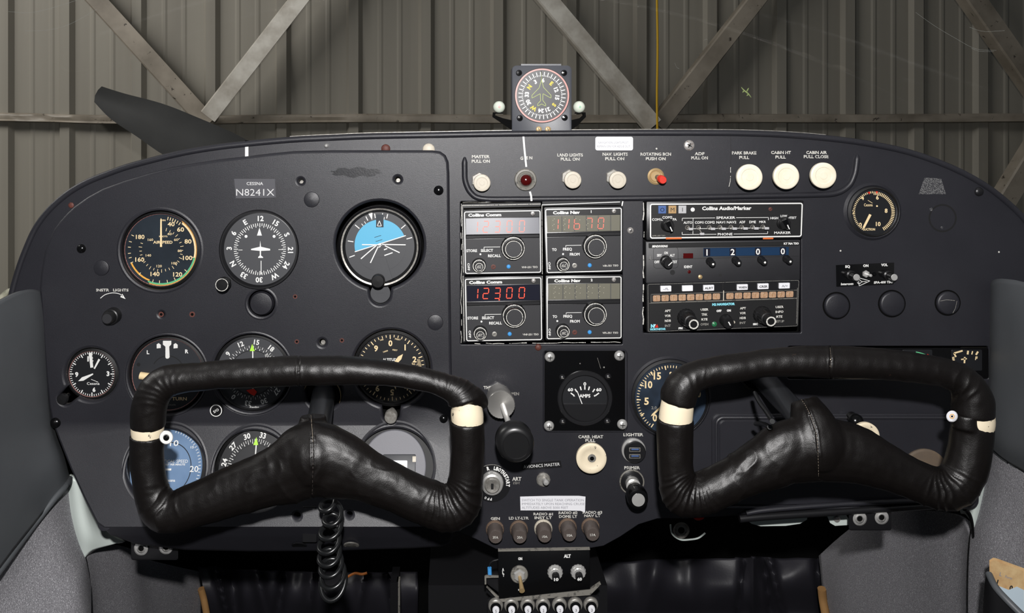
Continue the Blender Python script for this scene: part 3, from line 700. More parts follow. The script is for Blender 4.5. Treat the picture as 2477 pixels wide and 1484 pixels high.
# turn and bank
def d(mb):
    cx, cy = 404, 908
    mb.prism([(393, 826), (413, 826), (413, 835), (408, 840), (409, 866), (406, 869), (401, 869), (399, 866), (399, 840), (393, 835)], 1, 3, 'white')
    for x in (382, 423): mb.poly([(x-5, 835), (x, 832), (x+5, 836), (x+5, 844), (x-5, 845)], .7, 'white')
    mb.text('L', 356, 854, 9, 'white', .6, None, 0, .04); mb.text('R', 450, 852, 9, 'white', .6, None, 0, .04)
    mb.text('TURN', 432, 967, 8, 'cream', .6, 36, 0, .02); mb.text('Cessna', 413, 981, 5, 'dim', .6, 20)
    for x in (333, 474): mb.disc(x, 884, 4.5, .6, 'black', 16)
    mb.band(cx, cy-6, 38, 40, -60, 60, .6, 'black')
t = gauge('turn_indicator', 'turn and bank indicator behind the left corner of the left yoke', 404, 908, 86, d, face='tcface'); pink_rim(t, 404, 908, 86)
part(t, 'slip_tube', lambda b: b.tube([LF(338+i*8, 910+6*math.sin(i/16*math.pi), 3) for i in range(17)], 9*S, 'cream', 12), LF, 'curved cream slip tube')
# radio compass dials
def card(mb, cx, cy, rn, off, t0, t1, step=30, base='E'):
    names = {0: '0', 30: '3', 60: '6', 90: '9', 120: '12', 150: '15', 180: '18', 210: '21', 240: '24', 270: '27', 300: '30', 330: '33'}
    for a, s in names.items(): x, y = pol(cx, cy, rn, a+off); mb.text(s, x, y, 12, 'white', .6, None, a+off, .03)
    mb.ticks(cx, cy, t0, t1, off, off+355, 72, 1.2, .6, 'white'); mb.ticks(cx, cy, t0-4, t1, off, off+350, 36, 1.5, .6, 'white')
def obi(name, label, cx, cy, off, xf, lower):
    def d(mb):
        card(mb, cx, cy, 75, off-(150 if not lower else 330), 60, 66); mb.ring(cx, cy, 53, 54.5, .5, 'black')
        mb.prism([(cx-6, cy-53), (cx+6, cy-53), (cx, cy-70)], .5, 2, 'lime'); mb.line(cx+1, cy-53, cx+1, cy-20, 2.4, 1, 'white')
        if not lower:
            mb.text('TO', cx+35, cy-41, 6, 'white', .6, 10); mb.text('Radio', cx+5, cy+83, 4.5, 'white', .6, 22)
            for i in range(5): mb.disc(cx-24+i*12, cy-8, 1.8, .6, 'white', 10)
    t = gauge(name, label, cx, cy, 86, d, xf, face='dgface' if not lower else 'face')
    part(t, 'deviation_needle', lambda b: b.line(cx+2, cy-52, cx+2, cy+40, 2, 3, 'white'), xf)
    if not lower: part(t, 'warning_flag', lambda b: b.prism([(cx-14, cy+42), (cx+4, cy+38), (cx+12, cy+46), (cx+6, cy+55), (cx-2, cy+52)], 2, 3.5, 'red'), xf, 'red flag')
    return t
t = obi('course_indicator', 'round course indicator with green pointer above the left yoke rim', 609, 904, 8, LF, False)
part(t, 'course_knob', lambda b: (b.lathe(531, 984, [(8, -4), (8, 22), (15, 23), (15, 32), (13, 34), (0, 34.3)], 'knob', 32), b.ring(531, 984, 12.5, 14.5, 34.8, 'white', n=32), b.text('S/O', 531, 984, 6, 'white', 35, 14, -30)), LF)
t = obi('course_indicator', 'round course indicator with green pointer in the bottom row below the yoke rim', 613, 1139, 12, LLF, True)
# heading dial, standing proud of the pod
def d(mb):
    cx, cy = 629, 603; nm = ['12', '15', 'S', '21', '24', 'W', '30', '33', 'N', '3', '6', 'E']
    for i, s in enumerate(nm): x, y = pol(cx, cy, 74.5, i*30+1.5); mb.text(s, x, y, 12.5, 'white', .6, None, i*30, .03)
    mb.ticks(cx, cy, 56, 63, 0, 355, 72, 1.6, .6, 'white'); mb.ticks(cx, cy, 53, 63, 0, 350, 36, 1.7, .65, 'white')
    mb.poly([(628, 551), (622, 570), (634, 570)], .7, 'white')
    for a in (-45, 45): x, y = pol(cx+0.5, cy+3, 48, a); mb.disc(x, y, 3.6, .7, 'white', 16)
    mb.line(577, 605, 587, 605, 1.2, .7, 'white'); mb.line(674, 604, 684, 604, 1.2, .7, 'white'); mb.line(632, 631, 632, 664, 1.8, .7, 'white')
    mb.poly([(630, 582), (632, 597), (654, 602), (654, 606), (632, 607), (632, 618), (637, 622), (637, 624), (625, 624), (625, 622), (629, 618), (629, 607), (608, 605), (608, 602), (629, 597)], 1.6, 'white')
_ld = xfL(PODH+8)
LD = lambda x, y, h: _ld(x, y, h+PODH)
t = thing('heading_indicator', 'large raised heading dial with small white aeroplane, top middle gauge of the left panel', 'gauge', LD(627, 604, 0))
part(t, 'bezel', lambda b: (b.lathe(625, 605, [(97, -14), (97, 3), (94, 7), (92, 8)], 'satin', 72) and None, b.band(627, 604, 87, 94, 0, 360, -1, 'gloss', 8, 72), b.band(626, 605, 91, 94.5, 0, 360, 8.2, 'satin', 8.2, 72)), LD)
mb = MB(lambda x, y, h: LD(x, y, h+9)); mb.disc(629, 603, 87, 0, 'dgface', 72); d(mb); mb.build('dial', t)
part(t, 'setting_knob', lambda b: (b.lathe(548, 682, [(9, -8), (9, 24), (16, 26), (16, 44), (14.5, 46), (0, 46.4)], 'knob', 36, knurl=0), b.ring(548, 682, 13.7, 15.2, 47, 'legend', n=36)), LD)
# attitude indicator
def d(mb):
    cx, cy = 919, 598
    mb.disc(919, 595, 63, 1, 'dgface', 72)
    a0, a1 = math.degrees(math.atan2(857.5-919, -(610.6-595))), math.degrees(math.atan2(982-919, -(571-595)))
    sky = [pol(919, 595, 62.5, a0+(a1-a0)*i/40) for i in range(41)]; mb.poly(sky, 1.3, 'blue')
    mb.line(857, 611, 981, 571.5, 2.2, 1.6, 'white')
    for x0, y0, x1, y1 in ((905, 576, 921, 571), (908, 586, 924, 581)): mb.line(x0, y0, x1, y1, 1.1, 1.6, 'inkblack')
    for x0, y0, x1, y1 in ((910, 595, 872, 628), (914, 598, 895, 638), (930, 596, 966, 613), (928, 606, 936, 603), (929, 620, 949, 613), (915, 600, 920, 597)): mb.line(x0, y0, x1, y1, 2.6, 1.6, 'white')
    for a, r0 in ((-81, 63), (-50, 63), (-26, 66), (-10, 66), (4, 70), (13, 66), (50, 63), (75, 63), (-110, 63)):
        mb.line(*pol(cx, cy-1, r0+3, a), *pol(cx, cy-1, 80, a), 2.2, .8, 'white')
    for a in (-40, -33, 8, -4): mb.line(*pol(cx, cy-1, 64, a), *pol(cx, cy-1, 71, a), 1.6, .8, 'white')
    mb.poly([(890, 518), (900, 516), (899, 534)], .9, 'white')
mb0 = xfL(10)
t = gauge('attitude_indicator', 'large attitude indicator with blue sky and tilted horizon, third gauge on top', 918, 598, 84, d, mb0, face='dgface', hole=100)
part(t, 'bezel', lambda b: (b.band(918, 598, 84, 90, 0, 360, 1, 'black', 9, 72), b.band(918, 598, 90, 94, 0, 360, 9, 'steel', 10, 72), b.band(918, 598, 94, 98, 0, 360, 10, 'satin', 4, 72), b.band(918, 598, 98, 101, 0, 360, 4, 'satin', -5, 72)), mb0)
part(t, 'aeroplane_bar', lambda b: (b.line(875, 593, 911, 593.5, 2.6, 5, 'white'), b.line(924, 592.5, 981, 593.5, 2.6, 5, 'white'), b.poly([(913, 595), (918, 589), (924, 595)], 5, 'white')), mb0)
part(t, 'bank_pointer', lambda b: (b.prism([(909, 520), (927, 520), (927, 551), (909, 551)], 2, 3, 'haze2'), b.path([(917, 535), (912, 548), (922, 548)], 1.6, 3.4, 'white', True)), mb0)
part(t, 'lower_cover', lambda b: b.prism([(910, 623), (932, 623), (949, 676), (934, 682), (905, 682), (896, 677)], 5, 7, 'dgface'), mb0)
part(t, 'cage_knob', lambda b: (b.lathe(917, 675, [(7, 0), (7, 26), (16, 27), (16, 40), (14, 43), (0, 43.4)], 'knob', 36)), mb0)
part(t, 'knob_slot_cover', lambda b: (b.disc(919, 712, 24, -2, 'dgface', 32), b.prism([(905, 690), (933, 690), (930, 712), (908, 712)], -4, -1, 'dgface')), mb0)
# altimeter
def d(mb):
    cx, cy = 946, 892
    for i in range(10): x, y = pol(cx, cy, 60, i*36-2); mb.text(str(i), x, y, 14, 'cream', .6, None, 0 if i != 5 else 180, .03)
    mb.ticks(cx, cy, 74, 80, -2, -2+352.8, 50, 1.8, .6, 'cream'); mb.ticks(cx, cy, 70, 80, -2, 322, 10, 2.2, .7, 'cream')
    mb.text('100', 923, 824, 3.5, 'cream', .6, 8, -15); mb.text('FEET', 962, 823, 3.5, 'cream', .6, 14, 12); mb.text('1000', 932, 852, 3.5, 'cream', .6, 12, -18); mb.text('FEET', 955, 849, 3.5, 'cream', .6, 12, 8)
    mb.text('ALTITUDE', 944, 872, 6.5, 'white', .6, 38, 0, .03); mb.text('30.1', 1002, 884, 6, 'cream', .6, 14, 10)
    for i in range(9): mb.line(1008+i*.6, 872+i*3, 1016+i*.6, 873+i*3, 1.2, .6, 'cream')
t = gauge('altimeter', 'altimeter with cream numbers partly behind the right of the left yoke', 946, 893, 84, d)
part(t, 'hundreds_hand', lambda b: needle(b, 945, 893, 46, 40, 6, 10, 3, 'cream', 0, 12), LF)
part(t, 'thousands_hand', lambda b: needle(b, 945, 893, 52, 166, 3, 4, 5, 'cream', 0, 8), LF)
part(t, 'setting_knob', lambda b: (b.lathe(948, 998, [(8, -4), (8, 22), (15, 23), (15, 42), (13.5, 44), (0, 44.4)], 'steel', 32)), LF)
# vertical speed
def d(mb):
    cx, cy = 400, 1137
    for s, x, y in (('10', 413, 1082), ('20', 468, 1137), ('10', 412, 1192)): mb.text(s, x, y, 13, 'white', .6, 21, 0, .01)
    mb.text('15', 458, 1091, 5, 'white', .6, 8); mb.text('VERTICAL SPEED', 412, 1121, 7, 'white', .6, 78, 0, 0); mb.text('100 FEET PER MINUTE', 414, 1128, 4, 'white', .6, 62); mb.text('Cessna', 413, 1161, 6, 'white', .6, 24)
    mb.ticks(cx, cy, 78, 84, 10, 170, 33, 1.2, .6, 'white'); mb.text('0', 330, 1137, 13, 'white', .6)
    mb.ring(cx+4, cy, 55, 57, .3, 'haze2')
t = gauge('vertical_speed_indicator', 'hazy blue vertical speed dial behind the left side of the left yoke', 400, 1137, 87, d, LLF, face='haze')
part(t, 'needle', lambda b: needle(b, 400, 1137, 66, 270, 4, 2, 4, 'white', 14, 6), LLF)
# blanked opening at lower right of the pod
t = thing('blanked_gauge_opening', 'round grey cover plate with small rectangular window behind the right yoke arm', 'cover plate', LLF(954, 1132, 0))
part(t, 'plate', lambda b: (b.lathe(954, 1132, [(96, -40), (96, -6)], 'void', 48), b.ring(954, 1132, 74, 97, -5, 'black'), b.lathe(952, 1132, [(78, -5), (78, 0), (76.5, 1), (75, 1), (0, 1)], 'platelt', 64)), LLF)
part(t, 'window', lambda b: (b.rbox(925, 1106, 1005, 1154, 1, 4, 'dgface', 3, 1), b.rbox(932, 1118, 985, 1150, 4, 5, 'paper', 2, .5), b.disc(974, 1130, 4, 5.4, 'steel', 16), b.disc(974, 1130, 1.8, 5.6, 'black', 10),
     b.rbox(997, 1109, 1006, 1121, 4, 6, 'oldwhite', 1, .5), b.rbox(998, 1142, 1007, 1150, 4, 6, 'oldwhite', 1, .5)), LLF, 'pale rectangular window')
# suction gauge
L6 = xfL(-8)
def d(mb):
    cx, cy = 2110, 513
    for s, x, y in (('0', 2077, 543), ('2', 2061, 512), ('4', 2082, 478), ('6', 2118, 477), ('8', 2139, 509), ('10', 2120, 541)): mb.text(s, x, y, 10, 'cream', .6, None, 0, .03)
    mb.text('SUCTION', 2098, 554, 5.5, 'cream', .6, 29, 0, .03); mb.text('Cessna', 2096, 495, 7, 'cream', .6, 21, 0, .01); mb.line(2095, 484, 2106, 491, 1, .6, 'cream'); mb.disc(2117, 498, 2.2, .6, 'cream', 12)
    mb.ticks(cx, cy, 42, 50, 0, 150, 31, 2, .6, 'cream'); mb.ticks(cx, cy, 46, 51, 215, 355, 29, 1.8, .6, 'cream')
    mb.poly([pol(cx, cy, 51, -18), pol(cx, cy, 51, -11), pol(cx, cy, 44, -14)], .8, 'red'); mb.poly([pol(cx, cy, 51, 4), pol(cx, cy, 51, 11), pol(cx, cy, 44, 8)], .8, 'red')
t = gauge('suction_gauge', 'small suction gauge with cream numbers in the upper right of the panel', 2110, 512, 55, d, L6)
part(t, 'needle', lambda b: needle(b, 2100, 516, 40, 207, 6, 5, 4, 'cream', -2, 3), L6)
# manifold gauge
def d(mb):
    cx, cy = 1620, 964
    for s, x, y in (('5', 1562, 968), ('10', 1567, 928), ('15', 1588, 907), ('20', 1626, 906), ('0', 1582, 1008), ('25', 1668, 918), ('30', 1684, 950)): mb.text(s, x, y, 17, 'cream', .6, 18 if len(s) > 1 else 11, 0, .03)
    mb.text('2.0', 1580, 984, 7, 'dim', .6, 13)
    mb.ticks(cx, cy, 76, 82, 215, 405, 39, 1.8, .6, 'cream'); mb.ticks(cx, cy, 72, 82, 215, 405, 8, 2.4, .7, 'cream')
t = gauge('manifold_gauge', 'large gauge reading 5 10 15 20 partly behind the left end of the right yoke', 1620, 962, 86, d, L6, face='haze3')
part(t, 'needle', lambda b: needle(b, 1625, 955, 72, 228, 6, 4, 4, 'cream', 0, 6), L6)
# ammeter on its black plate
LA = xfL(4)
t = thing('ammeter', 'square glossy black plate with round AMPS meter left of the manifold gauge', 'gauge', W(1416, 946, 0))
part(t, 'mounting_plate', lambda b: (b.prism(rr(1313, 845, 1519, 1048, 14), -1, 3.5, 'vinyl', rr(1316, 848, 1516, 1045, 12), 3), b.prism(rr(1317, 849, 1512, 1043, 4), 2, 4.2, 'gloss', rr(1317.5, 849.5, 1511.5, 1042.5, 3.5), .5), b.line(1445, 866, 1453, 892, .8, 4.6, 'steel'), b.disc(1461, 889, 2, 4.6, 'steel', 8), b.disc(1403, 880, 1.5, 4.6, 'steel', 8)), LA)
_lb = xfL(14)
LB = lambda x, y, h: _lb(x, y, h+7)
part(t, 'meter_case', lambda b: (b.lathe(1416, 967, [(67, -12), (67, 0), (65, 2), (57, 2), (54, -3)], 'satin', 64) , b.band(1416, 967, 53, 58, 0, 360, -3, 'black', 2.2, 64)), LB)
def d(b):
    b.disc(1416, 967, 54, -2, 'face', 64)
    b.text('60', 1381, 946, 7.5, 'white', -1.4, 13, 0, .04); b.text('0', 1416, 932, 8, 'white', -1.4, 7, 0, .04); b.text('60', 1450, 946, 7.5, 'white', -1.4, 13, 0, .04); b.text('AMPS', 1416, 961, 8, 'white', -1.4, 27, 0, .04)
    for a in (-53, -34, -15, 0, 15, 34, 53): b.line(*pol(1416, 980, 32 if abs(a) > 50 else 34, a), *pol(1416, 980, 43, a), 3, -1.4, 'white')
    b.text('-', 1390, 961, 6, 'white', -1.4, 4); b.text('+', 1440, 961, 6, 'white', -1.4, 5, 0, .04)
part(t, 'dial', d, LB)
part(t, 'needle', lambda b: b.line(1409, 980, 1397, 949, 2, 1, 'white'), LB)
part(t, 'lower_shield', lambda b: b.prism([pol(1416, 967, 54, 105+150*i/30) for i in range(31)], -1.5, 2, 'satin'), LB)
for x, y in ((1330, 864), (1498, 861), (1328, 1031), (1505, 1027)):
    part(t, 'screw', lambda b: (b.lathe(x, y, [(12.5, 2), (12.5, 4), (11, 8), (7, 11), (0, 12)], 'chrome', 24), b.line(x-6, y, x+6, y, 1.8, 12.4, 'black'), b.line(x, y-6, x, y+6, 1.8, 12.4, 'black')), LA)
for x, y in ((1360, 914), (1471, 912), (1361, 1021), (1469, 1020)):
    part(t, 'screw', lambda b: (b.lathe(x, y, [(8.5, 2), (8.5, 4), (7, 7), (4, 9), (0, 9.6)], 'satin', 20), b.line(x-3, y, x+3, y, 1.6, 9.8, 'steel')), LA, 'small dark screw')
# black strip of engine gauges behind the right yoke
LS = xfL(-6)
t = thing('gauge_strip', 'long black gauge strip with fuel gauge behind the right yoke rim', 'gauge', W(2150, 878, -6))
part(t, 'face', lambda b: b.rbox(1908, 841, 2389, 915, -6, -1, 'gloss', 5, 1), LS)
part(t, 'fuel_dial', lambda b: (b.rbox(2298, 845, 2372, 896, -1, 1, 'face', 3, 1), b.line(2303, 853, 2324, 847, 4, 1.5, 'cream'), b.line(2303, 853, 2308, 862, 4, 1.5, 'cream'), b.line(2337, 847, 2336, 856, 4.5, 1.5, 'cream'), b.line(2348, 848, 2346, 856, 3, 1.5, 'cream'), b.line(2361, 849, 2356, 857, 4.5, 1.5, 'cream'),
     b.text('F', 2357, 865, 8, 'cream', 1.5, None, 10, .05), b.text('E', 2302, 866, 8, 'cream', 1.5, None, -10, .05), b.line(2329, 862, 2328, 877, 4, 1.8, 'cream'), b.line(2320, 868, 2334, 866, 3, 1.8, 'cream')), LS)
part(t, 'temperature_dial', lambda b: (b.rbox(2180, 845, 2252, 896, -1, 1, 'face', 3, 1), b.band(2200, 930, 78, 82, 8, 32, 1.5, 'green'), b.line(2238, 856, 2242, 858, 3, 1.8, 'red')), LS)
part(t, 'left_dial', lambda b: (b.rbox(1940, 845, 2010, 912, -1, 1, 'face', 3, 1), b.line(1967, 900, 1967, 907, 3, 1.5, 'cream'), b.line(1971, 900, 1971, 907, 2, 1.5, 'cream')), LS)
# ---- compass on the dash
LC = xfL(-6)
t = thing('compass', 'grey square compass standing on top of the dash at the centre', 'compass', LC(1310, 316, 0))
HXO = lambda x, y, h: LC(x, y, h)
part(t, 'housing', lambda b: (b.prism(rr(1238, 159, 1382, 330, 11), -50, 0, 'housing', rr(1240, 161, 1380, 330, 9), 1.5), b.ring(1310.5, 231.5, 63, 67, .6, 'black')), LC)
part(t, 'top_flange', lambda b: b.prism([(1260, 155), (1357, 155), (1357, 159), (1260, 159)], -40, -2, 'housing'), LC)
def d(b):
    cx, cy = 1310.5, 231.5
    b.disc(cx, cy, 63, .8, 'face', 64); b.ticks(cx, cy, 46, 57, 6, 356, 36, 2, 1.2, 'white'); b.ticks(cx, cy, 46.5, 49, 11, 361, 36, 1.6, 1.2, 'white')
    for i, s in enumerate(['6', 'E', '12', '15', 'S', '21', '24', 'W', '30', '33', 'N', '3']):
        a = 4+i*30+(4 if 0 < i < 6 else 0); x, y = pol(cx, cy, 37, a); b.text(s, x, y, 9.5, 'yellow' if s in 'EWNS' else 'white', 1.3, None, a, .045)
    pl = [(1308.5, 172), (1309, 195), (1305.5, 206), (1303.5, 213), (1286, 231), (1286, 238), (1306, 227), (1307, 244), (1299.5, 252), (1300, 257), (1309.5, 252), (1319, 257), (1319, 252), (1312, 243), (1312.5, 227), (1332, 238), (1332, 231), (1314, 212), (1311, 200), (1309.5, 195)]
    b.path(pl, 1.1, 1.8, 'palegreen', True)
part(t, 'dial', d, LC)
part(t, 'rim', lambda b: b.band(1310.5, 231.5, 61.5, 65, 0, 360, 2.5, 'pink', 2.5, 72), LC, 'thin pink rim')
for x, y in ((1255, 177), (1363.5, 177), (1257, 286), (1365, 285)):
    part(t, 'screw', lambda b: (b.lathe(x, y, [(7.5, -1), (7.5, 1.5), (6, 4), (0, 5)], 'gloss', 24)), LC)
for x in (1303, 1325): part(t, 'adjusting_screw', lambda b: (b.lathe(x, 313, [(7, -1), (7, .8), (5, 1.8), (0, 2)], 'brass', 20), b.line(x-2, 309, x+1, 318, 1.6, 2.4, 'black')), LC)
for sx, x, col, lab in ((-1, 1207.6, 'red', 'pale round compass lamp with red centre on the left bracket'), (1, 1401.5, 'green', 'pale round compass lamp with green centre on the right bracket')):
    tt = thing('compass_lamp', lab, 'lamp', LC(x, 276, 0), 'compass lamps')
    bx = 1238 if sx < 0 else 1382
    part(tt, 'bracket', lambda b: (b.prism([(bx, 291), (bx+sx*22, 286), (x+sx*10, 279), (x+sx*8, 272), (x+sx*15, 272), (x+sx*16, 283), (bx+sx*14, 305), (bx, 314)], -22, -6, 'void'), b.rbox(min(x-10, x+10), 272, max(x-10, x+10), 275, -18, -8, 'void', 1, .5)), LC)
    part(tt, 'lamp_globe', lambda b: b.add([LC(x, 259, -12)+Vector((14.5*S*math.sin(a)*math.cos(q), 14.5*S*math.sin(a)*math.sin(q), 14.5*S*math.cos(a))) for a in [math.pi*i/16 for i in range(17)] for q in [2*math.pi*j/24 for j in range(24)]],
         [(i*24+j, i*24+(j+1) % 24, (i+1)*24+(j+1) % 24, (i+1)*24+j) for i in range(16) for j in range(24)], 'lens'), LC)
    part(tt, 'coloured_tip', lambda b: b.ring(x, 259, 1.3, 2.6, 3.2, col, n=16), LC)
# ---------------------------------------------------------------- radios
def quad(TL, TR, BR, BL, w, hgt, h0):
    k = D/(D-h0*S)
    def f(x, y, h):
        u, v = x/w, y/hgt
        px = (TL[0]*(1-u)+TR[0]*u)*(1-v)+(BL[0]*(1-u)+BR[0]*u)*v
        py = (TL[1]*(1-u)+TR[1]*u)*(1-v)+(BL[1]*(1-u)+BR[1]*u)*v
        return W(PX0+(px-PX0)/k, PY0+(py-PY0)/k, h+h0)
    return f
SEG = {'0': 'abcdef', '1': 'bc', '2': 'abged', '3': 'abgcd', '6': 'fgedc', '7': 'abc', ' ': ''}
def seg7(mb, ch, x, y, w, hg, m, h, off=None, t=1.6):
    """seven bar digit leaning slightly, centred"""
    sl = 0.08; P_ = lambda u, v: (x+u*w/2-v*hg/2*sl, y+v*hg/2)
    g = 0.12; ends = {'a': ((-1+g, -1), (1-g, -1)), 'g': ((-1+g, 0), (1-g, 0)), 'd': ((-1+g, 1), (1-g, 1)), 'f': ((-1, -1+g), (-1, -g)), 'e': ((-1, g), (-1, 1-g)), 'b': ((1, -1+g), (1, -g)), 'c': ((1, g), (1, 1-g))}
    for k, (p, q) in ends.items():
        if k in SEG[ch]: mb.line(*P_(*p), *P_(*q), t, h, m)
        elif off: mb.line(*P_(p[0]*.9+q[0]*.1, p[1]*.9+q[1]*.1), *P_(p[0]*.7+q[0]*.3, p[1]*.7+q[1]*.3), .9, h, off)
def knob2(t, nm, q, x, y, r0, r1, h0=2, sh=(0, 0), tip='knobtop', ringm='legend', mark=False):
    """two stacked round knobs: outer skirt and inner cap"""
    o = part(t, nm, lambda b: (b.lathe(x, y, [(r0+1, h0-2), (r0, h0+9), (r0-1, h0+12), (r0-2.2, h0+12.5), (r1, h0+12.6)], 'knob', 48, sh, 1, .03), b.ring(x+sh[0]*(h0+13), y+sh[1]*(h0+13), r0-3.4, r0-1.6, h0+13.1, ringm, n=48)), q)
    def inner(b):
        hh = h0+26; b.lathe(x, y, [(r1, h0+10), (r1, hh-2), (r1-1.5, hh), (0, hh)], 'knob', 40, sh, 1, .04)
        X, Y = x+sh[0]*hh, y+sh[1]*hh
        b.disc(X, Y, r1-3.2, hh+.4, tip, 32); b.ring(X, Y, r1-2.7, r1-1.2, hh+.5, ringm, n=40)
        if mark:
            for dx in (-3, 0, 3): b.line(X+dx-3, Y+3, X+dx+2, Y-4, 1, hh+.7, 'legend')
            b.line(X-5, Y-2, X+5, Y+3, 1, hh+.7, 'legend')
    mb = MB(q); inner(mb); mb.build('knob_cap', o)
    return o
def collins(kind, TL, TR, BR, BL, digits, label, style):
    w, hg = 185, 151; q = quad(TL, TR, BR, BL, w, hg, 12)
    t = thing('comm_radio' if kind == 'Comm' else 'nav_radio', label, 'radio', q(w/2, hg/2, -12))
    def face(b):
        b.prism(rr(-3, -4, w+2.5, hg+3, 3), -60, 0, 'satin', rr(-2.4, -3.4, w+1.9, hg+2.4, 3), .6)
        b.rline(0, 0, w, hg, 5, 2.3, .4, 'white')
        b.line(3, 15.5, w-3, 15.5, .8, .4, 'black'); b.rbox(3, 57, w-3, 66, -1, 3, 'satin', 1, 1.5)
        b.poly([(3, 3), (w-3, 3), (w-3, 15), (3, 15)], .3, 'radio2'); b.poly([(3, 67), (w-3, 67), (w-3, hg-3), (3, hg-3)], .3, 'radio')
        x0 = 10
        b.text('Collins '+kind, 50 if kind == 'Comm' else 51, 9, 7, 'white', .8, 80 if kind == 'Comm' else 65, 0, .05)
        b.text('VHF-251 TSO' if kind == 'Comm' else 'VIR-351 TSO', 157, 137, 4.4, 'legend', .8, 39, 0, .03)
        if kind == 'Comm':
            b.text('STORE', 17, 95, 6.5, 'white', .8, 26, 0, .03); b.text('SELECT', 54, 95, 6.5, 'white', .8, 30, 0, .03); b.text('RECALL', 72, 108, 6.5, 'white', .8, 31, 0, .03)
            b.path([(47, 93), (47, 87), (86, 87)], 1.2, .8, 'white'); b.disc(38, 104, 2.4, .9, 'white', 12)
        else:
            b.text('TO', 20, 96, 6.5, 'white', .8, 11, 0, .03); b.text('FREQ', 52, 95.5, 6.5, 'white', .8, 22, 0, .03); b.text('FROM', 69.5, 108, 6.5, 'white', .8, 24, 0, .03)
            b.path([(48, 91), (48, 87), (86, 87)], 1.2, .8, 'white'); b.disc(41 if style < 2 else 26, 107, 2.4, .9, 'white', 12)
            b.text('1' if style == 1 else '2', 111, 8, 6, 'white', .8, None, 0, .05); b.rbox(106, 3, 118, 14, .2, .4, 'radio2', 1, .1)
        b.text('OFF', 9 if kind == 'Comm' else 7, 134, 5.5, 'white', .8, 18, 90, .02)
    part(t, 'faceplate', face, q)
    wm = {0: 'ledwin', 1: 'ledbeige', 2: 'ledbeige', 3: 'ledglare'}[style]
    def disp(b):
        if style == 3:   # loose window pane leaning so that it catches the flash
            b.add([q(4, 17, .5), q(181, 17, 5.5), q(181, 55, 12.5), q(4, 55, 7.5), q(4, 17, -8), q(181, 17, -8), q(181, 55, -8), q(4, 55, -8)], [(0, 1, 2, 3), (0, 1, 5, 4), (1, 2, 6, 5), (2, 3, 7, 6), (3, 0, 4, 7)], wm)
        else: b.rbox(4, 17, 181, 55, 0, 1, wm, 1, .4)
        if style in (1, 2):
            for x in (26, 56, 85, 114, 144): b.rbox(x-13.5, 17.5, x+12.5, 54.5, .9, 1.5, 'ledbeige', .5, .3); b.line(x+14, 17.5, x+14, 54.5, 1.5, 1.2, 'dgface')
    part(t, 'display_window', disp, q)
    def dig(b):
        xs = [24, 50, 78, 107, 137] if kind == 'Comm' else [24, 50, 76, 106, 134]
        for x, c in zip(xs, digits):
            hh = 2.4 if style != 3 else None
            if style == 3:
                z = lambda xx, yy: .5+(xx-4)/177*5+(yy-17)/38*7+.7
                bb = MB(lambda X, Y, h: q(X, Y, z(X, Y))); seg7(bb, c, x+2, 37, 12, 26, 'leddim', 0, t=2); base = len(b.v)
                b.add(bb.v, bb.f, 'leddim')
            else:
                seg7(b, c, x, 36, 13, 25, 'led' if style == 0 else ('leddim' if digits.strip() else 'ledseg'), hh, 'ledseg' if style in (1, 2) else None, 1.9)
        if style == 0: b.disc(82, 52, 1.6, 2.4, 'led', 10)
    part(t, 'digits', dig, q)
    part(t, 'screw', lambda b: (b.lathe(166, 8, [(5.5, 0), (5.5, 2), (4, 4), (0, 4.6)], 'screw', 20), b.line(163, 7, 169, 9, 1, 5, 'black')), q)
    knob2(t, 'tuning_knob', q, 117 if kind == 'Comm' else 118, 89, 29, 21.5, 2)
    knob2(t, 'volume_knob', q, 34 if kind == 'Comm' else 39, 130, 17, 11, 2, mark=True)
    part(t, 'adjusting_screw', lambda b: (b.lathe(69, 135, [(6, 0), (6, 1), (4.5, 1.4), (0, .6)], 'rust' if style in (3, 2) else 'steel', 18), b.line(66, 136, 72, 134, 1.2, 1.8, 'black')), q)
    part(t, 'blue_button', lambda b: b.lathe(106, 135, [(5, 0), (5, 1.5), (3.5, 3), (0, 3.4)], 'bluedot', 20), q)
    return t
collins('Comm', (1122.4, 512), (1307.4, 508.7), (1309, 660), (1125, 663), '12300', 'upper comm radio whose display is washed out by glare, top left of the four', 3)
collins('Nav', (1318.5, 506), (1504, 502.5), (1504, 656.5), (1322.6, 661), '11670', 'upper nav radio reading 11670 on a beige display, top right of the four', 1)
collins('Comm', (1124.4, 675), (1309.4, 671), (1311.4, 823), (1128, 826), '12300', 'lower comm radio with bright red 12300 on a dark display', 0)
collins('Nav', (1322.4, 671), (1503.4, 668.7), (1503.4, 819), (1322.6, 821), '     ', 'lower nav radio with a blank beige display', 2)
mb = MB(xfL(8)); mb.prism([(1118, 494), (1308, 490), (1308, 500), (1118, 504)], -50, 6, 'satin'); mb.prism([(1312, 488), (1504, 484), (1504, 496), (1312, 499)], -50, 6, 'satin')
mb.path([(1117, 498), (1308, 494)], 1.5, 7, 'legend').path([(1311, 496), (1500, 489)], 1.8, 7, 'white').path([(1311, 497), (1312, 664)], 1.3, 7, 'legend').path([(1118, 500), (1121, 660)], 1.2, 7, 'legend').path([(1312, 668), (1313, 820)], 1.2, 7, 'legend').path([(1120, 668), (1123, 826)], 1.5, 7, 'legend')
mb.prism([(1117, 500), (1121, 500), (1126, 830), (1119, 830)], -50, 5, 'satin')
mb.build('radio_tray', at=W(1312, 500, 0), label='black metal tray edges with chipped white rims around the four comm and nav radios', cat='radio tray')
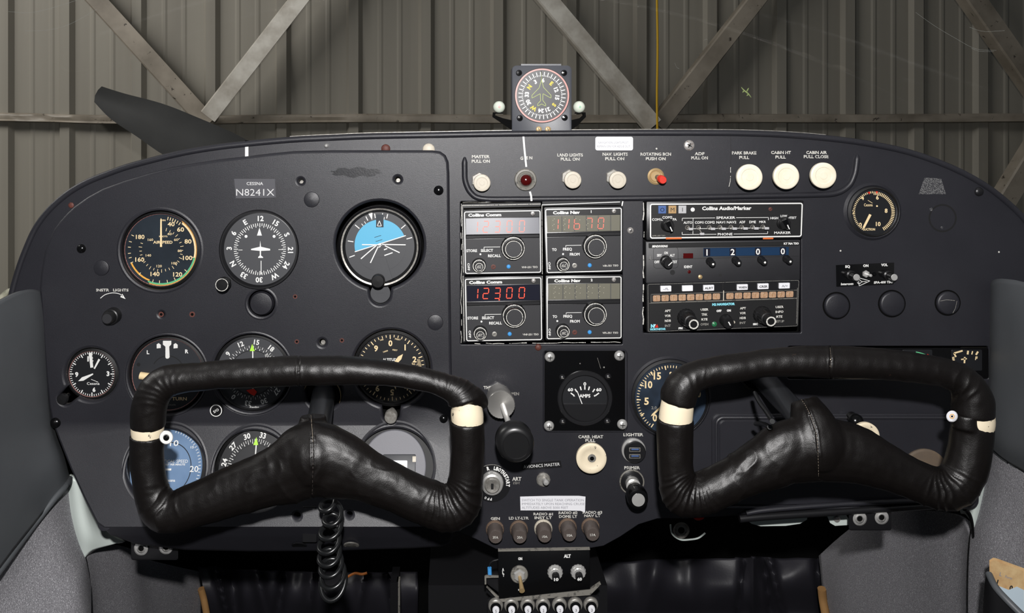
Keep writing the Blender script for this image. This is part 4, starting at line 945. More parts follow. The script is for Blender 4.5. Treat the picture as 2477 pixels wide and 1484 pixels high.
# audio panel
def selector(t, nm, q, x, y, r, a, h0=1):
    def f(b):
        b.lathe(x, y, [(r+2.5, h0-1), (r+1.5, h0+4), (r, h0+5), (r-1, h0+16), (r-2, h0+17), (0, h0+17)], 'knob', 36)
        p0 = pol(x, y, r*1.0, a); p1 = pol(x, y, -r*.9, a); ax, ay = math.cos(math.radians(a))*r*.42, math.sin(math.radians(a))*r*.42
        b.prism([(p0[0]-ax*.6, p0[1]-ay*.6), (p0[0]+ax*.6, p0[1]+ay*.6), (p1[0]+ax, p1[1]+ay), (p1[0]-ax, p1[1]-ay)], h0+15, h0+24, 'gloss')
        b.line(*pol(x, y, r*.95, a), *pol(x, y, 1, a), 2.4, h0+24.6, 'white')
    return part(t, nm, f, q)
qa = quad((1572, 493), (1942, 490.7), (1939, 573.4), (1572, 577.8), 368, 84, 12)
t = thing('audio_panel', 'wide audio and marker panel with a row of eight toggles, topmost of the right stack', 'radio', qa(184, 42, -12))
def f(b):
    b.prism(rr(-8, -5, 370, 88, 3), -60, 0, 'satin', rr(-7.4, -4.4, 369.4, 87.4, 3), .6)
    b.poly([(3, 3), (365, 3), (365, 81), (3, 81)], .3, 'radio2'); b.rline(0, 0, 368, 84, 6, 3, .5, 'white'); b.line(4, 26, 364, 26, 1, .6, 'black')
    b.text('Collins Audio/Marker', 185, 12, 8.5, 'white', .8, 119, 0, .04)
    for s, x, y, wd, c in (('COM1', 16, 38, 22, 6), ('COM2', 42, 33, 24, 6), ('PA', 60, 38, 9, 6), ('SPEAKER', 183, 35, 46, 6), ('PHONE', 182, 75, 36, 6), ('AUTO', 91.5, 46, 21, 6), ('COM1', 119, 46, 21, 6), ('COM2', 144.5, 46, 24, 6), ('NAV1', 171, 46, 21, 6), ('NAV2', 197, 46, 23, 6),
                            ('ADF', 223, 46, 14, 6), ('DME', 248, 46, 16, 6), ('MKR', 272, 46, 16, 5.5), ('HIGH', 300, 37, 19, 5.5), ('LOW', 323, 32, 16, 5.5), ('TEST', 345, 36.5, 17, 5.5), ('MARKER', 321, 73, 40, 6), ('AMR-350 TSO', 21, 77, 32, 3.6)):
        b.text(s, x, y, c, 'white' if s[:3] != 'AMR' else 'dim', .8, wd, 0, .02)
    for p in ([(78, 42), (78, 35.5), (157, 35.5)], [(208, 35.5), (286, 35.5), (286, 42)], [(78, 69), (78, 75), (161, 75)], [(203, 75), (285, 75), (285, 69)], [(104, 36), (104, 75)], [(92, 61), (280, 61)], [(27, 39), (33, 42)], [(318, 37), (325, 40)], [(334, 37), (338, 37)]): b.path(p, 1.2, .8, 'white')
part(t, 'faceplate', f, qa)
for x, m, s in ((29.5, 'bluesq', 'O'), (54, 'tansq', 'M'), (78, 'whitesq', 'I')):
    part(t, 'marker_light', lambda b: (b.rbox(x-9.5, 5, x+9.5, 24, 0, 2, m, 1, .8), b.text(s, x, 14.5, 10, 'inkblack' if s != 'O' else 'ledwin', 2.4, None, 0, .0)), qa, {'O': 'blue square marker light', 'M': 'tan square marker light', 'I': 'white square marker light'}[s])
part(t, 'screw', lambda b: b.lathe(103, 15, [(5, 0), (5, 1), (0, 2)], 'white', 16), qa); part(t, 'screw', lambda b: (b.lathe(290, 15, [(4.5, 0), (4.5, 1), (0, 1.6)], 'rust', 16), b.line(287, 17, 293, 13, 1, 2, 'black')), qa)
selector(t, 'selector_knob', qa, 42, 52, 13.5, 155); selector(t, 'marker_knob', qa, 322, 50, 13.5, 155)
part(t, 'amber_light', lambda b: b.rbox(38, 81.5, 77, 86, 0, 3, 'amberlamp', 2, 1), qa); part(t, 'amber_light', lambda b: b.rbox(274, 85, 300, 89, -2, 1, 'amberlamp', 2, 1), qa)
for i, x in enumerate((90, 117, 143, 169, 195.5, 221.5, 247.5, 272.5)):
    yy = 58; dn = i == 1
    o = part(t, 'toggle', lambda b: (b.ring(x, yy, 3.6, 5.4, 1, 'steel', 1.6, 20), b.disc(x, yy, 3.6, .7, 'black', 16), b.tube([qa(x, yy, 1), qa(x+3, yy+2+(6 if dn else 0), 7), qa(x+5, yy+3+(10 if dn else 0), 12)], 1.6*S, 'steel', 8), b.rbox(x, yy-.5+(12 if dn else 0), x+11, yy+5.5+(12 if dn else 0), 11, 15, 'whitesq', 1.5, 1)), qa)
# transponder
qk = quad((1569, 589), (1932, 584.5), (1931, 673), (1570, 681), 362, 90, 10)
t = thing('transponder', 'transponder showing 1200 in a blue window, middle unit of the right stack', 'radio', qk(181, 45, -10))
def f(b):
    b.prism(rr(-7, -4, 366, 95, 2), -60, 0, 'radio', rr(-6, -3, 365, 94, 2), 1); b.prism([(0, 0), (362, 0), (362, 8), (0, 10)], 0, 5, 'radio2'); b.line(0, 38.5, 362, 36, .8, .5, 'black')
    b.rline(11, 9, 71, 60, 8, .8, .6, 'black'); b.path([(3, 30), (3, 38), (8, 38)], 1, .6, 'dim')
    b.text('BENDIX/KING', 26, 6.5, 5, 'white', 5.4, 37, 0, .05, .2); b.text('KT 76A TSO', 342, 4, 4.8, 'white', 5.4, 36, 0, .05)
    for s, x, y, wd in (('OFF', 19, 44.5, 12), ('SBY', 25.5, 28.5, 12), ('ON', 41.5, 23, 9), ('ALT', 56.5, 29, 12), ('TST', 62.5, 45, 11), ('IDENT', 95, 57, 20)): b.text(s, x, y, 6, 'white', .8, wd, 0, .03)
    b.disc(57, 70, 6, .5, 'radio2', 16)
part(t, 'faceplate', f, qk)
part(t, 'code_window', lambda b: (b.rbox(132, 13, 338, 33, -.5, 1.4, 'bluewin', 1, .5), [(b.rbox(x-7, 14, x+8, 32, 1, 1.8, 'ledwin', 1, .3), b.text(c, x, 23, 15, 'white', 2.4, None, 0, .02)) for x, c in ((140, '1'), (202, '2'), (263, '0'), (323, '0'))]), qk, 'blue window with the code 1200')
for x, y in ((147, 45), (209, 43.5), (271, 43), (332, 42)):
    part(t, 'code_knob', lambda b: (b.lathe(x, y, [(10, 0), (9, 6), (8, 7), (8, 20), (7, 22), (0, 22)], 'knob', 28, (0.06, .14), 1, .08), b.disc(x+1.5, y+3.3, 2.6, 22.6, 'white', 12)), qk)
part(t, 'function_knob', lambda b: (b.lathe(41, 43, [(14, 0), (13, 8), (11, 9), (11, 18), (10, 20), (0, 20)], 'knob', 32, (.1, .2)), b.line(42, 50, 51, 42, 2, 20.6, 'white')), qk)
part(t, 'red_lens', lambda b: b.rbox(83, 25, 107, 37, 0, 2, 'darkred', 1, 1), qk); part(t, 'ident_button', lambda b: b.lathe(97, 69, [(4, 0), (4, 2), (0, 3)], 'darkred', 16), qk)
part(t, 'screw', lambda b: b.lathe(124, 82, [(5, 0), (5, 1.5), (0, 3)], 'brass', 20), qk); part(t, 'screw', lambda b: b.lathe(173, 79, [(3.5, 0), (3.5, .5), (0, .5)], 'black', 16), qk)
# navigator
qm = quad((1565.6, 687), (1933.5, 677), (1930, 790), (1566.7, 804.6), 366, 117, 10)
t = thing('navigator_unit', 'navigator with six white buttons and sixteen beige cells, lowest unit of the right stack', 'radio', qm(183, 58, -10))
def f(b):
    b.prism(rr(-2, -1, 368, 118, 5), -60, 0, 'satin', rr(-1, 0, 367, 117, 4), 1); b.poly([(4, 48), (362, 47), (362, 113), (4, 113)], .4, 'radio2'); b.path([(4, 47), (362, 47)], 1, .6, 'bracket'); b.path([(362, 20), (362, 110)], 1, .6, 'dim'); b.line(182, 2, 182, 24, 1, .5, 'black')
    b.rline(1, 1, 365, 116, 4, .8, .5, 'dim')
    b.text('M2 NAVIGATOR', 184, 55, 5.5, 'cyan', .8, 55, 0, .07)
    for x, L in ((49, ('APT', 'VOR', 'NDB', 'INT')), (138, ('USER', 'TRK', 'RTE', 'OPEN')), (231, ('APT', 'VOR', 'NDB', 'INT')), (320, ('USER', 'INFO', 'RTE', 'SETUP'))):
        for i, s in enumerate(L): b.text(s, x, 66.5+i*12, 5.4, 'legend' if i < 3 else 'dim', .8, 4.6*len(s)+1, 0, .04)
    b.text('OFF', 173, 71, 5, 'white', .8, 12, 0, .07); b.text('ON', 197, 71, 5, 'white', .8, 10, 0, .07)
    b.text('PRI', 80, 110, 4.6, 'white', .8, 10, 0, .06); b.text('SEC', 262, 107, 4.6, 'white', .8, 12, 0, .06)
    b.text('NORTHSTAR', 25, 110, 4.6, 'cyan', .8, 38, 0, .06); b.text('N', 12, 102, 8, 'cyan', .8, 9, 0, .08); b.poly([(17, 106), (23, 98), (26, 106)], .8, 'red'); b.poly([(20, 98), (17, 103), (15, 106), (17, 98)], .9, 'paper')
part(t, 'faceplate', f, qm)
for x, y, s in ((44, 12.5, '-/L'), (96, 13, ''), (147, 13.5, 'ALRT'), (228, 14, 'WARN'), (278, 13.5, 'CRSR'), (329, 13.5, 'A/+')):
    part(t, 'push_button', lambda b: (b.rbox(x-13, y-7, x+13, y+7, 0, 5, 'paper', 1.5, 1), s and b.text(s, x, y, 5.5, 'inkblack' if len(s) > 3 else 'ink', 5.4, len(s)*5, 0, .03)), qm)
def f(b):
    b.rbox(8, 25, 362, 46, -.5, 1.5, 'radio2', 1, .5); b.rline(8, 25, 362, 46, 1, 1, 1.8, 'bracket'); b.line(183, 21, 183, 46, 2, 3, 'oldwhite')
    for s0 in (13, 190):
        for i in range(8):
            x = s0+i*20.6; b.rbox(x, 28, x+18, 43, 1.2, 2, 'cell', 3, .5); b.line(x+9, 30, x+8, 40, 1.2, 2.4, 'tan'); b.line(x+6, 31, x+10, 31, 1, 2.4, 'oldwhite')
part(t, 'display_strip', f, qm)
for x in (106, 290):
    part(t, 'selector_knob', lambda b: (b.lathe(x-13, 84, [(22, 0), (21, 8), (18, 10), (16, 26), (13, 27)], 'knob', 36, (.2, .2), 1, .05), b.lathe(x-13, 84, [(12, 24), (12, 38), (10, 40), (0, 40)], 'knob', 32, (.18, .18)), b.ring(x-5.6, 91.4, 8.5, 11.8, 41, 'legend', n=32)), qm)
part(t, 'power_knob', lambda b: (b.lathe(189, 94, [(15, 0), (14, 8), (13, 18), (12, 19), (0, 19)], 'knob', 32, (.12, .2)), b.line(190, 94, 195, 103, 2.6, 20, 'white')), qm)
part(t, 'green_lamp', lambda b: b.lathe(162, 103, [(6, 0), (6, 2), (0, 4)], 'green2', 20), qm); part(t, 'lamp', lambda b: b.lathe(209, 100, [(3.5, 0), (3, 3), (0, 4)], 'oldwhite', 16), qm)
# ---------------------------------------------------------------- switch bay knobs
def knobpull(x, y, r, h, label, m, nut=None, group=None, name='pull_knob', ring=None):
    px, py = U(x, y, h); t = thing(name, label, 'knob', W(px, py, 0), group)
    mb = MB()
    if nut:
        mb.lathe(px-6, py-5, [(nut, -1), (nut, 5), (nut-2, 6.5), (0, 6.5)], 'steel', 6); mb.lathe(px, py, [(5, 5), (5, h-9)], 'steel', 16)
    else: mb.lathe(px, py, [(r*.45, -1), (r*.45, h-12)], 'ivory', 24)
    mb.build('stem', t)
    mb = MB(); mb.lathe(px, py, [(r*.45, h-13), (r*.93, h-11), (r, h-9), (r, h-2), (r*.95, h-.5), (r*.86, h), (r*.66, h), (r*.62, h-1), (r*.3, h-1), (r*.28, h-.4), (0, h-.4)], m, 48); mb.build('knob_head', t)
    return t
knobpull(1166, 443, 20.5, 24, 'worn stained white pull knob under the MASTER lettering', 'oldwhite', 20, 'small pull knobs')
knobpull(1386, 436, 20.5, 28, 'small ivory pull knob under the LAND LIGHTS lettering', 'oldwhite', 20, 'small pull knobs')
knobpull(1495, 436, 20.5, 28, 'small ivory pull knob under the NAV LIGHTS lettering', 'oldwhite', 20, 'small pull knobs')
knobpull(1814, 429, 30.5, 42, 'large cream pull knob under the PARK BRAKE lettering', 'ivory', None, 'large cream pull knobs')
knobpull(1903, 427, 30.5, 42, 'large cream pull knob under the CABIN HT lettering', 'ivory', None, 'large cream pull knobs')
knobpull(1993, 425, 30.5, 42, 'large cream pull knob under the CABIN AIR lettering', 'ivory', None, 'large cream pull knobs')
t = thing('warning_lamp', 'dark red lens in a pale ring under the GEN lettering', 'lamp', W(1272, 436, 0))
part(t, 'bezel', lambda b: b.lathe(1271, 435, [(27, -1), (27, 3), (25, 6), (21, 6.5), (19, 4), (17, 5), (15, 9), (14, 7)], 'bracket', 48), W)
part(t, 'lens', lambda b: b.lathe(1272, 436, [(14, 5), (14, 9), (12, 13), (8, 16), (4, 17.3), (0, 17.6)], 'darkred', 32), W)
t = thing('beacon_switch', 'red push button in a brassy ring under the ROTATING BCN lettering', 'switch', W(1586, 427, 0))
part(t, 'ring', lambda b: b.lathe(1586, 427, [(20, -1), (20, 2), (16, 4), (13, 3), (12, 5), (8, 5)], 'brass', 36), W)
part(t, 'button', lambda b: (b.lathe(1588, 428, [(6, 3), (6, 18)], 'fuse', 20, (.18, .12)), b.lathe(1588, 428, [(8, 17), (9.5, 20), (9.5, 30), (8, 32), (0, 32)], 'red', 28, (.25, .18))), W)
# ---------------------------------------------------------------- centre lower controls
t = thing('throttle', 'black round throttle knob on a chrome rod under the THROTTLE lettering', 'throttle', W(1206, 952, 0))
part(t, 'hex_nut', lambda b: b.lathe(1204, 952, [(27, -1), (27, 14), (24, 17), (0, 17)], 'chrome', 6), W)
part(t, 'friction_disc', lambda b: b.lathe(1204, 950, [(30, 18), (33, 40), (33.5, 54), (32, 56), (6, 52)], 'discmetal', 60, (.1, .2), 1, .025), W)
tx, ty = U(1246, 1072, 190); sx_, sy_ = (tx-1206)/190, (ty-952)/190
part(t, 'rod', lambda b: b.lathe(1206, 952, [(6.5, 10), (6.5, 60), (6.5, 178)], 'chrome', 20, (sx_, sy_)), W)
part(t, 'knob_head', lambda b: b.lathe(1206, 952, [(14, 165), (30, 166), (38, 170), (41.5, 176), (41.5, 190), (39, 196), (34, 200), (29, 200.5), (28, 199), (0, 199)], 'knob', 56, (sx_, sy_)), W)
t = knobpull(1431, 1111, 36, 34, 'large chipped ivory pull knob with a centre hole under the CARB HEAT lettering', 'ivoryworn')
px, py = U(1432, 1110, 35); part(t, 'centre_screw', lambda b: (b.lathe(px, py, [(10, 33.8), (9, 35.2), (5, 35.4)], 'steel', 24), b.disc(px, py, 5, 35.5, 'void', 16)), W)
t = thing('usb_socket', 'round black two-port charger under the LIGHTER lettering', 'charger', W(1533, 1092, 0))
part(t, 'socket_body', lambda b: (b.lathe(1532, 1089, [(29, -1), (29, 5), (27, 7), (26, 7)], 'chrome', 48), b.lathe(1532, 1089, [(25.5, 5), (26, 12), (24, 14), (0, 14)], 'satin', 48, (.12, .1))), W)
for y in (1078, 1094): part(t, 'port', lambda b: (b.rbox(1519, y, 1546, y+10, 13, 14.6, 'steel', 1, .3), b.rbox(1521, y+1.5, 1544, y+8.5, 14.5, 14.9, 'black', .8, .2), b.rbox(1524, y+2.5, 1542, y+5.5, 14.8, 15.3, 'bluesq', .5, .2)), W)
t = thing('primer', 'chrome primer plunger with black grip under the PRIMER lettering', 'primer', W(1528, 1166, 0))
part(t, 'collar', lambda b: (b.lathe(1528, 1166, [(30, -1), (30, 3), (28.5, 4), (27, 3)], 'bracket', 48), b.lathe(1528, 1166, [(27, 3), (24, 5), (20, 9), (0, 9)], 'satin', 48)), W)
part(t, 'plunger', lambda b: b.lathe(1528, 1166, [(17, 3), (17, 24), (13, 26), (13, 34), (16, 35), (16, 42)], 'chrome', 36, (-.03, .02)), W)
part(t, 'grip', lambda b: (b.lathe(1527, 1166, [(18, 42), (24, 60), (25, 76), (23, 88), (18, 90), (15, 90)], 'gloss', 40, (-.03, .03)), b.lathe(1527, 1166, [(15, 89), (15, 91), (0, 91.5)], 'chrome', 32, (-.03, .03))), W)
t = thing('avionics_toggle', 'small metal toggle switch under the AVIONICS MASTER tape', 'switch', W(1314, 1159, 0))
part(t, 'collar', lambda b: (b.lathe(1314, 1160, [(17, -1), (17, 4), (14, 7), (11, 7)], 'steel', 12), b.disc(1314, 1160, 11, 6, 'fuse', 20)), W)
part(t, 'lever', lambda b: b.lathe(1315, 1158, [(5, 4), (6, 20), (7.5, 30), (6, 34), (0, 35)], 'chrome', 20, (.08, -.12)), W)
t = thing('ignition_switch', 'round chrome ignition key switch with R L BOTH START around it', 'switch', W(1190, 1172, 0))
def f(b):
    b.lathe(1190, 1170, [(45, -1), (45, 1.2), (0, 1.2)], 'satin', 56); b.band(1190, 1170, 45, 46.5, -60, 30, 1.4, 'dim')
    for s, a in (('R', -14), ('L', 10), ('B', 19), ('O', 28.5), ('T', 38), ('H', 47), ('S', 58), ('T', 67), ('A', 76), ('R', 86), ('T', 95)): x, y = pol(1190, 1171, 39, a); b.text(s, x, y, 8.5, 'white', 1.8, 6.2 if s != 'L' else 4.5, a, .06)
    for s, a in (('O', 205), ('F', 194), ('F', 184)): x, y = pol(1190, 1171, 37, a); b.text(s, x, y, 6, 'white', 1.8, 4.5, a, .04)
part(t, 'dial_ring', f, W)
part(t, 'lock_barrel', lambda b: (b.lathe(1190, 1168, [(28, 0), (28, 6), (25, 14), (21, 16), (19, 14)], 'chrome', 48), b.lathe(1190, 1168, [(19, 12), (19, 18), (16, 21), (0, 18)], 'steel', 40), b.rbox(1187, 1162, 1193, 1176, 18, 20.6, 'black', 1, .3)), W)
for x, y, s, l, pale in ((1197, 1281, '35A', 'brown fuse cap marked 35A, leftmost of the row of five', 0), (1255, 1281, '20A', 'brown fuse cap marked 20A, second from the left', 0), (1314, 1279, '10A', 'brown fuse cap with chipped pale collar, middle of the row of five', 1), (1373, 1276, '10A', 'brown fuse cap marked 10A under the RADIO #2 lettering', 0), (1428, 1275, '10A', 'brown fuse cap marked 10A, rightmost of the row of five', 0)):
    t = thing('fuse_holder', l, 'fuse', W(x, y, 0), 'five fuse caps')
    part(t, 'collar', lambda b: b.lathe(x, y, [(22, -1), (22, 4), (20, 7), (0, 7)], 'fusebase' if not pale else 'oldwhite', 32), W)
    part(t, 'cap', lambda b: (b.lathe(x, y, [(20, 5), (18, 22), (17, 34), (15, 37), (0, 37)], 'fuse', 36, (0, .02), 1, .03), b.text(s, x, y+1, 6, 'legend', 37.6, 13, 0, .02)), W)
# switch box under the pedestal, standing proud
QB = quad((1205, 1334), (1427, 1330), (1428, 1441), (1207, 1451), 222, 115, 60)
t = thing('switch_box', 'black plate with two breakers and a large toggle under the fuses', 'switch box', QB(111, 57, -60))
part(t, 'plate', lambda b: (b.prism(rr(0, 0, 222, 115, 1), -5, 0, 'gloss', rr(.8, .8, 221, 114, 1), .8), b.prism([(0, -2), (222, -2), (222, 1), (0, 1)], -8, .6, 'bracket'), b.text('ON', 53, 19, 6, 'white', .6, 10, 0, .07), b.text('ALT', 167, 15, 8, 'white', .6, 17, 0, .06), b.text('A', 11, 44, 7, 'white', .6, 5, 0, .05), b.text('L', 11, 51, 6, 'white', .6, 4, 0, .05), b.text('T', 12, 58, 6, 'white', .6, 4, 0, .05), b.poly([(47, 92), (56, 92), (56, 96), (47, 96)], .5, 'legend')), QB)
part(t, 'bracket', lambda b: (b.prism([(-34, 62), (-30, 60), (0, 62), (0, 65), (-30, 65), (-30, 80), (-34, 80)], -8, -3, 'bracket'), b.prism([(-30, 90), (-28, 88), (0, 114), (60, 117), (60, 121), (-2, 121)], -12, -8, 'bracket'), b.prism([(-28, 66), (0, 66), (0, 112), (-28, 90)], -30, -24, 'satin'), b.prism([(222, 100), (246, 84), (248, 88), (222, 114), (4, 121), (-2, 117), (2, 114)], -6, 1, 'bracket')), QB)
part(t, 'toggle', lambda b: (b.lathe(50, 56, [(21, 0), (21, 4), (19, 6), (14, 6)], 'bracket', 36), b.lathe(50, 56, [(15, 3), (15, 9), (12, 12), (0, 12)], 'chrome', 6), b.tube([QB(50, 56, 8), QB(52, 64, 26), QB(53, 70, 46)], [4*S, 4.5*S, 6.5*S], 'brass', 14)), QB)
for x, y, s in ((137, 57, '10'), (193, 58, '60')):
    part(t, 'breaker', lambda b: (b.lathe(x, y-3, [(19, 0), (19, 4), (17, 7), (12, 7), (12, 10), (9, 10)], 'chrome', 30, (0, 0), 1, .06), b.lathe(x, y-2, [(9, 4), (9, 20), (8, 22), (0, 22)], 'knob', 24, (0, .15)), b.text(s, x, y+2, 7, 'white', 22.8, 11, 0, .05)), QB)
t = thing('wire_terminal', 'small blue wire terminal beside the left of the switch box', 'wire', W(1180, 1385, 20))
part(t, 'blue_sleeve', lambda b: b.tube([P(1184, 1374, .02), P(1185, 1396, .02)], 5*S, 'bluedot', 12), W); part(t, 'wire', lambda b: b.tube([P(*p, .018) for p in cr([(1184, 1376), (1184, 1366), (1192, 1358), (1203, 1355), (1215, 1350)], 4)], 2*S, 'cable', 8), W)
# breakers row
QR = quad((1170, 1446), (1460, 1440), (1460, 1520), (1170, 1526), 290, 80, 60)
t = thing('breaker_panel', 'narrow dark panel across the bottom of the pedestal carrying seven breakers', 'breaker panel', QR(145, 40, -60))
part(t, 'plate', lambda b: b.prism(rr(10, 6, 280, 80, 2), -10, -4, 'satin'), QR)
for i, (x, s) in enumerate(((1199, '5'), (1237, '5'), (1276, '5'), (1313, '2'), (1353, '2'), (1391, '3'), (1429, '3'))):
    y = 1469-i*.6; u, v = x-1170, y-1446+i*1.0
    t = thing('circuit_breaker', 'white button breaker marked %s at the bottom edge, %s' % (s, ['leftmost of the seven', 'second from the left', 'third from the left', 'middle of the seven', 'third from the right', 'second from the right', 'rightmost of the seven'][i]), 'circuit breaker', QR(u, v, 0), 'seven push breakers')
    part(t, 'collar', lambda b: (b.lathe(u, v-3, [(18, -2), (18, 3), (16, 6), (14, 7)], 'steel', 32), b.lathe(u, v-1, [(13.5, 2), (13, 9), (10, 10)], 'gloss', 28)), QR)
    part(t, 'button', lambda b: (b.lathe(u, v+1, [(8.5, 6), (8.5, 14), (7.5, 16), (0, 16)], 'paper', 28), b.text(s, u, v+1, 7, 'inkblack', 16.6, None, 0, .0)), QR)
# intercom
LI = xfL(3)
t = thing('intercom', 'small black intercom plate with two silver knobs right of the radios', 'intercom', LI(2093, 665, 0))
part(t, 'plate', lambda b: (b.prism([(2023, 642), (2163, 636), (2162, 688), (2024, 694)], -1, 3, 'gloss'), b.text('SQ', 2050, 645, 6, 'white', 3.6, 12, -2, .05), b.text('ON', 2094, 643, 6, 'white', 3.6, 13, -2, .05), b.text('VOL', 2139, 641, 6, 'white', 3.6, 16, -2, .05),
     b.text('Intercom', 2049, 687, 5.5, 'white', 3.6, 30, -2, .04, .15), b.text('SPA-400 TSO', 2137, 683, 5.5, 'white', 3.6, 47, -2, .04, .15), b.path([(2076, 672), (2078, 692), (2104, 680)], 1.4, 3.6, 'white', True), b.ring(2078, 682, 4, 5.4, 3.7, 'white', n=16), b.text('Sigtronics', 2089, 681, 3, 'white', 3.7, 14)), LI)
for x, y, m in ((2056, 665, 'chrome'), (2146, 665, 'chrome')):
    part(t, 'knob', lambda b: (b.lathe(x, y, [(13, 2), (12, 10), (9, 12), (9, 30)], 'knob', 28, (.05, .05), 1, .05), b.lathe(x, y, [(8, 22), (8, 30), (7, 31), (0, 31)], m, 24, (.1, .05))), LI)
part(t, 'toggle', lambda b: (b.lathe(2094, 663, [(9, 2), (9, 6), (7, 8), (0, 8)], 'chrome', 6), b.lathe(2096, 664, [(4, 6), (3.5, 20), (0, 21)], 'chrome', 12, (.1, 0))), LI)
part(t, 'indicator', lambda b: b.lathe(2115, 664, [(5, 2), (4, 6), (0, 7)], 'gloss', 16), LI)
# glove box and fittings on the right
LG = xfL(10)
t = thing('glove_box_door', 'black glove box door with raised edge behind the right yoke', 'door', W(2050, 1110, 0))
part(t, 'door_panel', lambda b: (b.prism(rr(1724, 1004, 2372, 1236, 20), -1, 6, 'vinyl', rr(1727, 1007, 2369, 1233, 18), 3), b.prism(rr(1740, 1018, 2352, 1224, 14), 4, 9, 'vinyl', rr(1743, 1021, 2349, 1221, 12), 3), b.tube([LG(x, y, 7) for x, y in rr(1734, 1012, 2360, 1230, 16)], 4*S, 'vinyl', 8, True)), LG)
part(t, 'latch_knob', lambda b: b.lathe(2062, 1012, [(14, 4), (14, 18), (17, 20), (18, 26), (14, 34), (7, 38), (0, 39)], 'gloss', 32, (.05, .1)), LG)
t = knobpull(2095, 1058, 33, 60, 'ivory knob half hidden behind the right arm of the right yoke spoke', 'ivoryworn')
mb = MB(LG); mb.lathe(2235, 1142, [(56, 9), (56, 13), (52, 15), (50, 15.3), (0, 15.3)], 'browndisc', 56); mb.build('brown_disc', at=LG(2235, 1142, 10), label='round brown disc on the glove box door inside the right yoke', cat='disc')
t = thing('panel_flange', 'black rolled flange along the lower right edge of the panel', 'flange', W(2100, 1230, 0))
part(t, 'rolled_edge', lambda b: (b.tube([W(x, y, 8) for x, y in cr([(1786, 1252), (1850, 1246), (2000, 1236), (2150, 1226), (2330, 1214)], 4)], 9*S, 'satin', 12), b.tube([W(x, y, 14) for x, y in cr([(1800, 1236), (1850, 1228), (2000, 1216), (2150, 1208), (2330, 1200)], 4)], 6*S, 'vinyl', 10)), W)
# ---------------------------------------------------------------- control yokes
HM = 0.125; KW = (D-HM)/D
def chain(mb, pts, m, hm=HM, n=6, flat=None, seg=20, extra=0.0):
    """pts (px,py,r[,dh]) apparent pixels; swept, round at the ends"""
    q = cr([tuple(p) if len(p) == 4 else (p[0], p[1], p[2], 0.0) for p in pts], n)
    # rounded ends
    wp = [P(x, y, hm+dh) for x, y, r, dh in q]; rs = [(r+extra)*S*KW for x, y, r, dh in q]
    rd = [min(r, 44*S*KW+0.2*max(0, r-44*S*KW)) if flat else r for r in rs]
    mb.tube(wp, rs, m, seg, depth=rd); return wp
def ball(mb, px, py, r, dh, m, rd=None, hm=HM, n=16):
    c = P(px, py, hm+dh); R = r*S*KW; R2 = (rd or r)*S*KW; vs = []
    for i in range(n+1):
        for j in range(n):
            a, b = math.pi*i/n, 2*math.pi*j/n; a = min(max(a, .02), math.pi-.02)
            vs.append(c+Vector((R*math.sin(a)*math.cos(b), R2*math.sin(a)*math.sin(b), R*math.cos(a))))
    mb.add(vs, [(i*n+j, i*n+(j+1) % n, (i+1)*n+(j+1) % n, (i+1)*n+j) for i in range(n) for j in range(n)]+[tuple(range(n)), tuple(n*n+j for j in range(n))], m)
def leather(mb, name, t, wr, seams, voxel=0.0011):
    """remesh the overlapping tubes into one skin, then press wrinkles and seams into it"""
    o = mb.build(name, t)
    finish_mod(o, ('REMESH', dict(mode='VOXEL', voxel_size=voxel)), ('SMOOTH', dict(factor=0.5, iterations=16)))
    me = o.data; org = ORG[t.name]
    nrm = [v.normal.copy() for v in me.vertices]
    for v, nn in zip(me.vertices, nrm):
        p = v.co+org; k = (D+p.y)/D; px, py = PX0+p.x/S/k, PY0+(ZC-p.z)/S/k
        d = 0.0
        for cx, cy, r0, r1, a0, a1, N, amp in wr:
            dx, dy = px-cx, py-cy; r = math.hypot(dx, dy)
            if r < r0 or r > r1*1.3: continue
            a = math.degrees(math.atan2(dx, -dy)); a = (a-a0) % 360
            if a > (a1-a0): continue
            ea = math.sin(math.pi*a/(a1-a0))**0.6; er = math.sin(math.pi*min(1, (r-r0)/(r1*1.3-r0)))**0.5
            wob = noise.noise(Vector((px*.02, py*.02, cx)))*2.2
            s = math.sin(math.radians(a)*N+wob+r*0.012); s = 1-abs(s)**0.7*2
            d += amp*ea*er*s*(0.45+0.9*abs(noise.noise(Vector((a*.06, r*.02, cy)))))
        d += 0.00075*noise.noise(Vector((px*.013, py*.013, cx if wr else 0)))+0.0004*noise.noise(Vector((px*.05, py*.03, 3)))
        for sp in seams:
            for (x0, y0), (x1, y1) in zip(sp, sp[1:]):
                L2 = (x1-x0)**2+(y1-y0)**2; tt = max(0, min(1, ((px-x0)*(x1-x0)+(py-y0)*(y1-y0))/L2))
                ds = math.hypot(px-x0-tt*(x1-x0), py-y0-tt*(y1-y0))
                if ds < 9: d += -0.0011*math.exp(-(ds/1.8)**2)+0.0005*math.exp(-((ds-4)/2.2)**2)
        v.co += nn*d
    me.update(); return o
def stitches(t, o, sp, every, m, r=0.00022, nm='stitching'):
    org = ORG[t.name]; bv = BVHTree.FromPolygons([v.co+org for v in o.data.vertices], [tuple(p.vertices) for p in o.data.polygons])
    mb = MB(); q = cr(sp, 14); run = 0
    for i in range(len(q)-1):
        if i % 2 and every: continue
        ps = []
        for x, y in (q[i], ((q[i][0]+q[i+1][0])/2, (q[i][1]+q[i+1][1])/2), q[i+1]):
            d = (W(x, y, 0)-CAM).normalized(); h = bv.ray_cast(CAM, d)
            if h[0] is not None: ps.append(h[0]-d*0.0001)
        if len(ps) == 3: mb.tube(ps, r, m, 5)
    if mb.v: mb.build(nm, t)

